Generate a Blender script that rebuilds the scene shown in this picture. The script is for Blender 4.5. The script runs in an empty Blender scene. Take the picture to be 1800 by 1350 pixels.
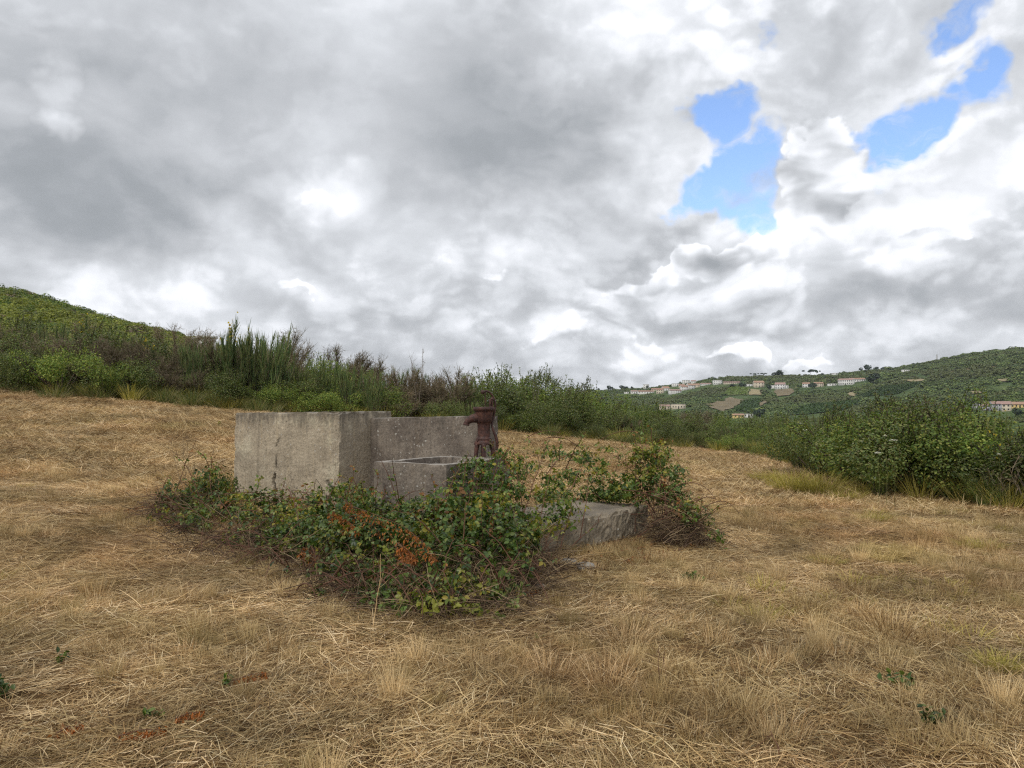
import bpy, bmesh, math, random
import numpy as np
from mathutils import Vector, Matrix

S = bpy.context.scene
COL = S.collection
PI = math.pi
F_PX = 1350.0                       # focal length in pixels of the 1800 px wide photograph
EYE = 1.6
PITCH = math.atan(50 / 1350)

# ------------------------------------------------------------------ camera
cam_d = bpy.data.cameras.new('camera')
cam_d.sensor_width = 36; cam_d.lens = 27.0
cam_d.clip_start = 0.05; cam_d.clip_end = 20000
cam = bpy.data.objects.new('camera', cam_d); COL.objects.link(cam)
cam.location = (0, 0, EYE); cam.rotation_euler = (PI/2 + PITCH, 0, 0)
S.camera = cam
S.view_settings.view_transform = 'Standard'; S.view_settings.look = 'None'
S.view_settings.exposure = 0.32; S.view_settings.gamma = 1.0
S.view_settings.use_curve_mapping = False
S.cycles.max_bounces = 4; S.cycles.diffuse_bounces = 2; S.cycles.glossy_bounces = 1
S.cycles.use_adaptive_sampling = True; S.cycles.adaptive_threshold = 0.01; S.cycles.adaptive_min_samples = 96
S.cycles.transmission_bounces = 2; S.cycles.transparent_max_bounces = 6
S.cycles.use_denoising = False; S.cycles.filter_width = 1.25

def pix_dir(px, py):
    x = (px - 900) / F_PX; y = -(py - 675) / F_PX
    c, s = math.cos(PITCH), math.sin(PITCH)
    d = Vector((x, c - s * y, s + c * y))
    return d.normalized()

# ------------------------------------------------------------------ node helper
class NT:
    def __init__(self, tree): self.t = tree; self.n = tree.nodes; self.l = tree.links
    def node(self, typ, ins=None, **kw):
        nd = self.n.new(typ)
        for k, v in kw.items(): setattr(nd, k, v)
        for k, v in (ins or {}).items(): self.put(nd.inputs[k], v)
        return nd
    def put(self, sock, v):
        if isinstance(v, bpy.types.NodeSocket): self.l.new(v, sock)
        else: sock.default_value = v
    def math(self, op, a, b=None, c=None, clamp=False):
        nd = self.n.new('ShaderNodeMath'); nd.operation = op; nd.use_clamp = clamp
        self.put(nd.inputs[0], a)
        if b is not None: self.put(nd.inputs[1], b)
        if c is not None: self.put(nd.inputs[2], c)
        return nd.outputs[0]
    def vmath(self, op, a, b=None, scale=None):
        nd = self.n.new('ShaderNodeVectorMath'); nd.operation = op
        self.put(nd.inputs[0], a)
        if b is not None: self.put(nd.inputs[1], b)
        if scale is not None: self.put(nd.inputs['Scale'], scale)
        return nd.outputs['Value'] if op in ('DOT_PRODUCT', 'LENGTH') else nd.outputs[0]
    def mix(self, fac, a, b, blend='MIX'):
        nd = self.n.new('ShaderNodeMix'); nd.data_type = 'RGBA'; nd.blend_type = blend
        self.put(nd.inputs[0], fac); self.put(nd.inputs[6], a); self.put(nd.inputs[7], b)
        return nd.outputs[2]
    def noise(self, vec, scale, detail=4, rough=0.5, dist=0.0, out=0, lac=2.0):
        nd = self.node('ShaderNodeTexNoise', {'Vector': vec, 'Scale': scale, 'Detail': detail, 'Roughness': rough, 'Distortion': dist, 'Lacunarity': lac})
        return nd.outputs[out]
    def ramp(self, fac, stops, interp='LINEAR'):
        nd = self.n.new('ShaderNodeValToRGB'); cr = nd.color_ramp; cr.interpolation = interp
        while len(cr.elements) > 1: cr.elements.remove(cr.elements[-1])
        for i, (p, c) in enumerate(stops):
            e = cr.elements[0] if i == 0 else cr.elements.new(p)
            e.position = p; e.color = (*c, 1) if len(c) == 3 else c
        self.put(nd.inputs[0], fac)
        return nd.outputs[0]
    def smooth(self, v, lo, hi, to0=0.0, to1=1.0):
        nd = self.node('ShaderNodeMapRange', {0: v, 1: lo, 2: hi, 3: to0, 4: to1}, interpolation_type='SMOOTHSTEP')
        return nd.outputs[0]

# ------------------------------------------------------------------ sky: Nishita blue seen through a broken cloud deck
SUN_EL, SUN_AZ = math.radians(52), math.radians(-149)     # azimuth from +Y (view direction) towards +X
world = bpy.data.worlds.new('World'); S.world = world; world.use_nodes = True
w = NT(world.node_tree); w.n.clear()
sky = w.node('ShaderNodeTexSky', sky_type='NISHITA', sun_disc=False, sun_elevation=SUN_EL, sun_rotation=SUN_AZ,
             altitude=150, air_density=1.0, dust_density=0.6, ozone_density=2.0)
dirv = w.node('ShaderNodeTexCoord').outputs['Generated']
sep0 = w.node('ShaderNodeSeparateXYZ', {0: dirv})
zc = w.math('MAXIMUM', sep0.outputs[2], 0.0)
# domain warp so that no cloud edge is a clean ellipse
w1 = w.vmath('SUBTRACT', w.noise(dirv, 4.0, 3, 0.55, out=1), (0.5, 0.5, 0.5))
w2 = w.vmath('SUBTRACT', w.noise(dirv, 17.0, 3, 0.6, out=1), (0.5, 0.5, 0.5))
dw = w.vmath('ADD', dirv, w.vmath('ADD', w.vmath('SCALE', w1, scale=0.10), w.vmath('SCALE', w2, scale=0.075)))
sep = w.node('ShaderNodeSeparateXYZ', {0: dw})
U = w.math('ARCTAN2', sep.outputs[0], sep.outputs[1])
hyp = w.math('SQRT', w.math('ADD', w.math('MULTIPLY', sep.outputs[0], sep.outputs[0]), w.math('MULTIPLY', sep.outputs[1], sep.outputs[1])))
V = w.math('ARCTAN2', sep.outputs[2], hyp)
UV = w.node('ShaderNodeCombineXYZ', {0: U, 1: V, 2: 0.0}).outputs[0]
def blob_field(blobs, start=0.0):
    acc = start
    for (px, py, a, b, rot, amp) in blobs:
        d = pix_dir(px, py)
        u0 = math.atan2(d.x, d.y); v0 = math.atan2(d.z, math.hypot(d.x, d.y))
        c = math.cos(math.atan((px - 900) / F_PX))
        m = w.node('ShaderNodeMapping', {'Vector': UV, 'Location': (u0, v0, 0), 'Rotation': (0, 0, math.radians(rot)),
                   'Scale': (a / F_PX * c * c, b / F_PX * c, 1.0)}, vector_type='TEXTURE')
        g = w.node('ShaderNodeTexGradient', {0: m.outputs[0]}, gradient_type='SPHERICAL')
        acc = w.math('MULTIPLY_ADD', w.math('SMOOTH_MIN', g.outputs[1], 0.72, 0.3), amp, acc)
    return acc
# light and dark of the deck (linear radiance), blobs are (px, py, half width, half height, tilt, amount)
shade = blob_field([
    (250, 230, 520, 270, 8, -0.42), (170, 370, 400, 130, 0, -0.27), (900, 200, 380, 230, -10, -0.42), (960, 280, 240, 110, 0, -0.10),
    (1150, 415, 220, 70, 0, -0.14), (860, 590, 320, 80, 0, -0.10), (1640, 540, 380, 70, 0, -0.14), (1330, 540, 260, 50, 0, -0.08),
    (1480, 150, 160, 120, 0, -0.07), (1740, 440, 170, 50, 20, -0.10),
    (690, 90, 150, 240, -25, 0.16), (1130, 20, 330, 130, 20, 0.40), (95, 150, 36, 70, 0, 0.22), (100, 228, 40, 30, 0, 0.34),
    (600, 335, 105, 60, 0, 0.34), (395, 400, 130, 60, 0, 0.14), (480, 510, 340, 70, 0, 0.10), (270, 555, 190, 45, 0, 0.16),
    (1190, 300, 150, 70, -30, 0.18), (800, 400, 300, 90, 0, 0.10), (950, 585, 160, 50, 0, 0.12), (1140, 620, 110, 50, 0, 0.22),
    (1430, 390, 140, 110, 0, 0.25), (1610, 400, 140, 70, 0, 0.18), (1690, 330, 260, 110, 25, 0.24),
    (1260, 100, 180, 70, 30, 0.14), (1740, 70, 120, 60, 30, 0.12)], 0.0)
persp = w.math('ADD', zc, 0.20)
lay = w.vmath('DIVIDE', dirv, w.node('ShaderNodeCombineXYZ', {0: persp, 1: persp, 2: 1.0}).outputs[0])
lay = w.vmath('MULTIPLY', lay, (1, 1, 0.9))
n_big = w.noise(lay, 1.5, 6, 0.55, 0.3)
def density(off, det):
    """billowing cumulus: folded noise makes rounded heads with creases between them, on top of a fractal"""
    q = w.vmath('ADD', w.vmath('MULTIPLY', w.vmath('ADD', dirv, w.vmath('SCALE', w1, scale=0.12)), (1, 1, 1.7)), (0, 0, off))
    f = w.noise(q, 4.6, det, 0.55)
    soft = lambda x: w.math('SQRT', w.math('MULTIPLY_ADD', w.math('SUBTRACT', x, 0.5), w.math('SUBTRACT', x, 0.5), 0.004))
    b1 = soft(w.noise(q, 10.0, 0, 0.5)); b2 = soft(w.noise(q, 23.0, 1, 0.5))
    return w.math('ADD', w.math('SUBTRACT', f, 0.68), w.math('ADD', w.math('MULTIPLY', b1, 1.0), w.math('MULTIPLY', b2, 0.65)))
d0 = density(0.0, 7); d1 = density(0.055, 3)
relief = w.math('SUBTRACT', d0, d1)
n_mid = w.noise(w.vmath('MULTIPLY', dw, (1, 1, 1.4)), 9.0, 8, 0.60)
n_fine = w.noise(dirv, 34.0, 5, 0.65)
calm = blob_field([(300, 180, 800, 460, 0, 0.95), (900, 160, 480, 330, 0, 0.75), (1480, 130, 220, 180, 0, 0.5), (1700, 330, 240, 110, 25, 0.7)], 0.0)
act = w.math('SUBTRACT', 1.0, calm, clamp=True)
val = w.math('MULTIPLY_ADD', w.math('SUBTRACT', n_big, 0.5), 0.55, shade)
val = w.math('MULTIPLY_ADD', w.math('MULTIPLY', relief, act), 0.44, val)
val = w.math('MULTIPLY_ADD', w.math('MULTIPLY', d0, act), 0.42, val)
val = w.math('MULTIPLY_ADD', w.math('SUBTRACT', n_mid, 0.5), w.math('MULTIPLY_ADD', act, 0.16, 0.10), val)
val = w.math('MULTIPLY_ADD', w.math('MULTIPLY', w.smooth(w.math('MULTIPLY_ADD', w.math('SUBTRACT', n_fine, 0.5), 0.30, d0), -0.04, 0.10, -0.5, 0.5), act), 0.085, val)
val = w.math('MULTIPLY_ADD', w.math('SUBTRACT', n_fine, 0.5), w.math('MULTIPLY_ADD', act, 0.16, 0.03), val)
val = w.math('ADD', val, 0.63)
# cumulus heads with an edge of their own in front of the deck: white tops, grey feet
heads = blob_field([(1440, 300, 95, 135, 0, 1.0), (1445, 395, 110, 80, 0, 1.0), (1318, 455, 85, 62, 0, 1.0), (1180, 480, 190, 44, 12, 0.9), (1225, 440, 60, 40, 0, 0.7), (1620, 440, 130, 60, 0, 0.8),
                    (1300, 640, 80, 28, 0, 0.8), (1425, 648, 80, 25, 0, 0.8), (1140, 622, 70, 40, 0, 0.7), (960, 612, 130, 40, 0, 0.42), (590, 340, 90, 45, 0, 0.46), (660, 395, 80, 40, 0, 0.42), (770, 470, 60, 30, 0, 0.28), (1030, 560, 90, 30, 0, 0.40), (270, 552, 110, 28, 0, 0.30), (860, 490, 60, 26, 0, 0.34), (500, 500, 110, 26, 0, 0.32), (1500, 470, 220, 50, 0, 0.7)], 0.0)
hd_ = w.math('MULTIPLY_ADD', w.math('MULTIPLY', w.math('MULTIPLY_ADD', w.math('SUBTRACT', n_fine, 0.5), 0.35, d0), w.math('MULTIPLY', heads, 3.0, clamp=True)), 1.3, heads)
feet = blob_field([(1230, 525, 280, 55, 8, 1.0), (1440, 475, 150, 60, 0, 1.0), (1620, 500, 190, 60, 0, 1.0), (1300, 668, 130, 28, 0, 1.0), (1430, 672, 140, 26, 0, 1.0), (1140, 655, 120, 36, 0, 1.0), (950, 645, 190, 40, 0, 1.0)], 0.0)
hm = w.math('MULTIPLY', w.smooth(hd_, 0.22, 0.38), w.smooth(feet, 0.30, 0.02))
rim = w.smooth(hd_, 0.25, 0.95, 1.0, 0.25)
head_v = w.math('MULTIPLY_ADD', relief, 1.25, w.math('MULTIPLY_ADD', d0, 0.5, w.math('MULTIPLY_ADD', rim, 0.26, 0.60)))
val = w.math('ADD', w.math('MULTIPLY', val, w.math('SUBTRACT', 1.0, hm)), w.math('MULTIPLY', head_v, hm))
cloud = w.ramp(w.math('MULTIPLY', val, 0.8), [(0.0, (0.255, 0.275, 0.295)), (0.20, (0.318, 0.338, 0.362)), (0.38, (0.45, 0.468, 0.495)), (0.54, (0.61, 0.633, 0.668)), (0.68, (0.81, 0.83, 0.875)), (0.82, (0.98, 0.99, 1.0)), (1.0, (1.0, 1.0, 1.0))])
# gaps of blue
hole = blob_field([
    (1270, 188, 95, 46, 12, 1.2), (1320, 290, 120, 105, 0, 1.25), (1255, 325, 95, 42, 0, 0.9), (1575, 240, 125, 75, 12, 1.3), (1660, 190, 140, 46, 32, 1.1),
    (1735, 140, 60, 80, 0, 0.7), (1705, 38, 85, 34, 25, 1.0), (1340, 385, 120, 45, 0, 0.40), (1540, 310, 70, 60, 0, 0.4), (1362, 55, 38, 38, 0, 0.6), (1190, 352, 70, 28, 0, 0.45),
    (1440, 320, 90, 140, 0, -1.4), (1430, 150, 130, 120, 20, -0.9), (1660, 110, 70, 45, 60, -0.45), (1690, 150, 40, 60, 0, -0.35)], 0.0)
hole0 = hole
hole = w.math('MULTIPLY_ADD', w.math('SUBTRACT', n_mid, 0.5), 2.3, w.math('MULTIPLY', hole, 1.3))
hole = w.math('MULTIPLY_ADD', d0, -0.5, hole)
hole = w.math('MULTIPLY_ADD', w.math('SUBTRACT', n_fine, 0.5), 0.9, hole)
hmask = w.math('MULTIPLY', w.math('MULTIPLY', w.smooth(hole, 0.04, 0.78), w.smooth(hole0, 0.0, 0.16)), w.math('SUBTRACT', 1.0, hm))
veil = w.smooth(w.noise(w.vmath('MULTIPLY', dw, (1, 1, 2.2)), 7.0, 7, 0.62), 0.47, 0.66)
hmask = w.math('MULTIPLY', hmask, w.math('MULTIPLY_ADD', veil, -0.55, 1.0))
# a few thinner places elsewhere round the sky, out of the same noise
thin = w.smooth(w.noise(lay, 0.9, 5, 0.5), 0.66, 0.78)
back = w.smooth(sep0.outputs[1], 0.25, -0.1)
hmask = w.math('MAXIMUM', hmask, w.math('MULTIPLY', thin, back))
blue = w.mix(1.0, sky.outputs[0], (1.24, 1.26, 1.38, 1), 'MULTIPLY')
STR = 0.14
cl = w.vmath('SCALE', cloud, scale=1.0 / STR)
haze_col = w.vmath('SCALE', (0.62, 0.64, 0.68), scale=1.0 / STR)
mixd = w.mix(hmask, cl, blue)
mixd = w.mix(w.smooth(w.math('ABSOLUTE', sep0.outputs[2]), 0.07, 0.0, 0.0, 0.35), mixd, haze_col)
bg = w.node('ShaderNodeBackground', {0: mixd, 1: STR})
wo = w.node('ShaderNodeOutputWorld', {0: bg.outputs[0]})
world.cycles.sampling_method = 'NONE'     # a wide soft sky: the surfaces' own sampling finds it best

sun_d = bpy.data.lights.new('sun', 'SUN'); sun_d.energy = 1.5; sun_d.angle = math.radians(12); sun_d.color = (1.0, 0.95, 0.87)
sun = bpy.data.objects.new('sun', sun_d); COL.objects.link(sun)
sd = Vector((math.sin(SUN_AZ) * math.cos(SUN_EL), math.cos(SUN_AZ) * math.cos(SUN_EL), math.sin(SUN_EL)))
sun.rotation_euler = sd.to_track_quat('Z', 'Y').to_euler()
# ------------------------------------------------------------------ numbers
rng = np.random.default_rng(7)
def _hash(ix, iy, seed):
    h = (ix.astype(np.int64) * 374761393 + iy.astype(np.int64) * 668265263 + seed * 974634777) & 0xFFFFFFFF
    h = ((h ^ (h >> 13)) * 1274126177) & 0xFFFFFFFF
    return ((h ^ (h >> 16)) & 0xFFFF) / 65535.0
def vnoise(x, y, seed=0):
    ix, iy = np.floor(x), np.floor(y); fx, fy = x - ix, y - iy
    fx = fx * fx * (3 - 2 * fx); fy = fy * fy * (3 - 2 * fy)
    a = _hash(ix, iy, seed); b = _hash(ix + 1, iy, seed); c = _hash(ix, iy + 1, seed); d = _hash(ix + 1, iy + 1, seed)
    return (a * (1 - fx) + b * fx) * (1 - fy) + (c * (1 - fx) + d * fx) * fy
def fbm(x, y, octv=4, seed=0):
    s, a, t = 0.0, 0.5, 0.0
    for o in range(octv):
        s = s + a * vnoise(x * 2**o + 17.3 * o, y * 2**o - 9.1 * o, seed + o); t += a; a *= 0.5
    return s / t - 0.5
def sstep(x, a, b):
    t = np.clip((x - a) / (b - a), 0, 1); return t * t * (3 - 2 * t)

# ------------------------------------------------------------------ terrain height
GX = [-60, -16, -9.3, -4.3, 0, 4.4, 9, 20, 60]; GZ = [4.4, 2.50, 1.84, 1.18, 0.68, 0.33, 0.1, -0.3, -1.0]
def near_z(X, Y):
    g = sum(np.interp(X + d, GX, GZ) for d in (-2.5, -1, 0, 1, 2.5)) / 5
    return g * np.clip(Y / 28, 0, 1.35) ** 1.2
RK = [30, 45, 60, 100, 150, 220, 300, 450, 700, 1000, 1400, 2000, 7000]
TAB = {  # azimuth in degrees: screen row of the land at each distance of RK
 -180: [730, 730, 728, 725, 724, 722, 722, 722, 721, 721, 720, 718, 720],
 -90:  [700, 690, 680, 660, 640, 600, 590, 600, 650, 690, 700, 710, 720],
 -60:  [655, 645, 640, 610, 570, 520, 500, 540, 600, 650, 680, 700, 720],
 -33.7: [676, 660, 642, 603, 562, 517, 511, 560, 640, 690, 700, 705, 720],
 -28.4: [690, 670, 652, 622, 594, 568, 564, 600, 660, 695, 700, 705, 720],
 -22.5: [708, 692, 676, 650, 627, 608, 606, 630, 690, 710, 710, 710, 720],
 -16.5: [722, 710, 700, 685, 674, 666, 664, 680, 710, 715, 715, 715, 720],
 -8.4: [745, 738, 732, 728, 726, 726, 728, 735, 735, 725, 715, 712, 720],
 0:    [764, 758, 754, 752, 752, 754, 756, 757, 750, 735, 705, 715, 722],
 6.8:  [782, 778, 775, 777, 779, 781, 781, 768, 745, 718, 683, 707, 722],
 10.5: [788, 786, 785, 788, 790, 790, 788, 772, 740, 710, 680, 705, 722],
 13:   [791, 792, 792, 795, 796, 795, 791, 774, 738, 702, 668, 703, 722],
 16.5: [794, 797, 798, 802, 804, 801, 794, 775, 738, 698, 656, 700, 722],
 21.8: [798, 803, 806, 810, 810, 806, 797, 772, 733, 692, 657, 700, 722],
 26:   [800, 806, 809, 813, 812, 807, 796, 768, 725, 680, 644, 690, 722],
 28.7: [802, 808, 812, 814, 812, 806, 794, 764, 718, 664, 637, 680, 722],
 30.6: [803, 809, 813, 814, 812, 804, 792, 760, 712, 652, 619, 670, 722],
 33.7: [805, 811, 815, 815, 811, 801, 788, 754, 703, 638, 607, 660, 722],
 45:   [808, 813, 815, 813, 806, 795, 780, 745, 690, 622, 592, 640, 722],
 60:   [800, 803, 803, 800, 793, 783, 770, 740, 700, 640, 610, 660, 722],
 90:   [770, 770, 768, 764, 760, 755, 750, 738, 725, 712, 705, 712, 720],
 180:  [730, 730, 728, 725, 724, 722, 722, 722, 721, 721, 720, 718, 720]}
_az = np.radians(np.arange(-180, 180.01, 0.5)); _lr = np.linspace(math.log(25), math.log(7000), 240)
_ak = np.radians(sorted(TAB)); _tt = np.array([TAB[k] for k in sorted(TAB)], float)
_rows = np.array([np.interp(_lr, np.log(RK), r) for r in _tt])
_grid = np.array([np.interp(_az, _ak, _rows[:, j]) for j in range(len(_lr))]).T
def _blur(g, n, ax):
    k = np.hanning(2 * n + 3)[1:-1]; k /= k.sum()
    pad = [(n, n) if a == ax else (0, 0) for a in (0, 1)]
    return np.apply_along_axis(lambda v: np.convolve(v, k, 'valid'), ax, np.pad(g, pad, mode='edge'))
_grid = _blur(_blur(_grid, 5, 0), 7, 1)
def far_z(X, Y):
    r = np.hypot(X, Y); a = np.arctan2(X, Y)
    fa = np.clip((a - _az[0]) / (_az[1] - _az[0]), 0, len(_az) - 1.001)
    fl = np.clip((np.log(np.maximum(r, 25)) - _lr[0]) / (_lr[1] - _lr[0]), 0, len(_lr) - 1.001)
    ia, il = fa.astype(int), fl.astype(int); fa -= ia; fl -= il
    py = (_grid[ia, il] * (1 - fa) + _grid[ia + 1, il] * fa) * (1 - fl) + (_grid[ia, il + 1] * (1 - fa) + _grid[ia + 1, il + 1] * fa) * fl
    z = EYE + (725 - py) / F_PX * r * np.maximum(np.cos(a), 0.45)
    amp = sstep(r, 60, 400)
    return z + amp * (fbm(X / 140, Y / 140, 4, 3) * 9 + fbm(X / 35, Y / 35, 3, 5) * 2.2)
def terrain(X, Y):
    X = np.asarray(X, float); Y = np.asarray(Y, float); r = np.hypot(X, Y)
    b = sstep(r, 31, 52)
    z = near_z(X, Y) * (1 - b) + far_z(X, Y) * b
    return z + (1 - b) * (fbm(X / 1.7, Y / 1.7, 3, 11) * 0.06 + fbm(X / .42, Y / .42, 2, 13) * 0.05 + fbm(X / 6, Y / 6, 2, 12) * 0.07 * sstep(r, 3, 9))
def tz(x, y): return float(terrain(np.array([x]), np.array([y]))[0])
def on_land(px, py, rmin=2.0, rmax=4000.0):
    """first place where the ray through a pixel of the photograph meets the land"""
    d = pix_dir(px, py)
    t = np.geomspace(rmin, rmax, 1500)
    gap = EYE + d.z * t - terrain(d.x * t, d.y * t)
    k = np.argmax(gap < 0)
    if gap[k] >= 0: k = int(np.argmin(gap))
    if k > 0 and gap[k] < 0:
        f = gap[k - 1] / (gap[k - 1] - gap[k]); tt = t[k - 1] + f * (t[k] - t[k - 1])
    else: tt = t[k]
    x, y = d.x * tt, d.y * tt
    return Vector((x, y, tz(x, y)))
def at_depth(px, py, Y):
    d = pix_dir(px, py); k = Y / d.y
    return Vector((d.x * k, Y, EYE + d.z * k))

# ------------------------------------------------------------------ meshes
def mesh_np(name, V, faces, mat=None, smooth=False):
    """faces: list of int arrays (n,3) or (n,4)"""
    me = bpy.data.meshes.new(name)
    V = np.asarray(V, np.float32)
    faces = [np.asarray(f, np.int32) for f in faces if len(f)]
    me.vertices.add(len(V)); me.vertices.foreach_set('co', V.ravel())
    loops = np.concatenate([f.ravel() for f in faces]); sizes = np.concatenate([np.full(len(f), f.shape[1], np.int32) for f in faces])
    me.loops.add(len(loops)); me.loops.foreach_set('vertex_index', loops)
    me.polygons.add(len(sizes)); st = np.concatenate([[0], np.cumsum(sizes)[:-1]]).astype(np.int32)
    me.polygons.foreach_set('loop_start', st); me.polygons.foreach_set('loop_total', sizes)
    if smooth: me.polygons.foreach_set('use_smooth', np.ones(len(sizes), bool))
    me.update(calc_edges=True); me.validate()
    if mat: me.materials.append(mat)
    return me
class Geo:
    """collects arrays of geometry and links them as one mesh"""
    def __init__(self): self.V = []; self.F3 = []; self.F4 = []; self.M3 = []; self.M4 = []; self.n = 0; self.mats = []
    def add(self, V, F, mat=None):
        V = np.asarray(V, float).reshape(-1, 3); F = np.asarray(F, int)
        if len(F) == 0: return
        m = 0
        if mat is not None:
            if mat not in self.mats: self.mats.append(mat)
            m = self.mats.index(mat)
        self.V.append(V)
        (self.F3 if F.shape[1] == 3 else self.F4).append(F + self.n)
        (self.M3 if F.shape[1] == 3 else self.M4).append(np.full(len(F), m, np.int32))
        self.n += len(V)
    def mesh(self, name, smooth=False):
        f3 = np.concatenate(self.F3) if self.F3 else np.zeros((0, 3), int); f4 = np.concatenate(self.F4) if self.F4 else np.zeros((0, 4), int)
        me = mesh_np(name, np.concatenate(self.V), [f3, f4], None, smooth)
        for m in self.mats: me.materials.append(m)
        if len(self.mats) > 1:
            mi = np.concatenate([a for a in (np.concatenate(self.M3) if self.M3 else None, np.concatenate(self.M4) if self.M4 else None) if a is not None])
            me.polygons.foreach_set('material_index', mi.astype(np.int32))
        return me
def norm(a): return a / np.maximum(np.linalg.norm(a, axis=-1, keepdims=True), 1e-9)
def rdir(n, r=rng): return norm(r.normal(size=(n, 3)))
def ribbons(P, W, side):
    """P (N,S,3) centre lines, W (N,S) widths, side (N,3): flat blades"""
    N, Sg, _ = P.shape
    o = side[:, None, :] * (W[:, :, None] * 0.5)
    V = np.stack([P - o, P + o], 2).reshape(-1, 3)
    b = (np.arange(N) * Sg * 2)[:, None] + (np.arange(Sg - 1) * 2)[None, :]
    b = b.ravel()
    return V, np.stack([b, b + 1, b + 3, b + 2], 1)
def tubes(P, R, k=3):
    """P (N,S,3) centre lines, R (N,S) radii: closed k-sided tubes"""
    N, Sg, _ = P.shape
    T = np.zeros_like(P); T[:, 1:-1] = P[:, 2:] - P[:, :-2]; T[:, 0] = P[:, 1] - P[:, 0]; T[:, -1] = P[:, -1] - P[:, -2]
    T = norm(T)
    ref = np.where(np.abs(T[:, :1, 2:3]) > 0.8, np.array([1.0, 0.2, 0]), np.array([0, 0, 1.0]))
    a = norm(np.cross(T, np.broadcast_to(ref, T.shape))); b = np.cross(T, a)
    ang = np.arange(k) * 2 * PI / k
    V = P[:, :, None, :] + R[:, :, None, None] * (np.cos(ang)[None, None, :, None] * a[:, :, None, :] + np.sin(ang)[None, None, :, None] * b[:, :, None, :])
    idx = np.arange(N * Sg * k).reshape(N, Sg, k); nx = np.roll(idx, -1, 2)
    F = np.stack([idx[:, :-1], nx[:, :-1], nx[:, 1:], idx[:, 1:]], -1).reshape(-1, 4)
    return V.reshape(-1, 3), F
def stamp(TV, TF, pos, xa, za, size):
    """copies a template (x = length, z = normal) to N places"""
    N = len(pos); xa = norm(xa); za = norm(za - xa * np.sum(xa * za, 1, keepdims=True)); ya = np.cross(za, xa)
    size = np.asarray(size, float).reshape(N, -1)
    if size.shape[1] == 1: size = np.repeat(size, 3, 1)
    L = TV[None] * size[:, None, :]
    V = pos[:, None] + L[..., 0:1] * xa[:, None] + L[..., 1:2] * ya[:, None] + L[..., 2:3] * za[:, None]
    F = (np.arange(N) * len(TV))[:, None, None] + TF[None]
    return V.reshape(-1, 3), F.reshape(-1, TF.shape[1])
LEAF_V = np.array([(0, 0, 0), (.38, 0, -.02), (.74, 0, -.05), (1, 0, -.14), (.16, .20, .04), (.48, .33, .07), (.80, .19, .0), (.16, -.20, .04), (.48, -.33, .07), (.80, -.19, .0)], float)
LEAF_F = np.array([(0, 1, 5, 4), (1, 2, 6, 5), (2, 3, 6, 6), (1, 0, 7, 8), (2, 1, 8, 9), (3, 2, 9, 9)])
LEAF_T = np.array([(0, 1, 5), (0, 5, 4), (1, 2, 6), (1, 6, 5), (2, 3, 6), (1, 0, 7), (1, 7, 8), (2, 1, 8), (2, 8, 9), (3, 2, 9)])
DIAM_V = np.array([(0, 0, 0), (.5, .30, .06), (1, 0, -.05), (.5, -.30, .06)], float); DIAM_T = np.array([(0, 2, 1), (0, 3, 2)])
CARD_V = np.array([(-.5, -.32, 0), (.1, -.5, .08), (.5, .05, -.05), (.05, .5, .05), (-.45, .25, 0)], float); CARD_T = np.array([(0, 1, 2), (0, 2, 3), (0, 3, 4)])

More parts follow.
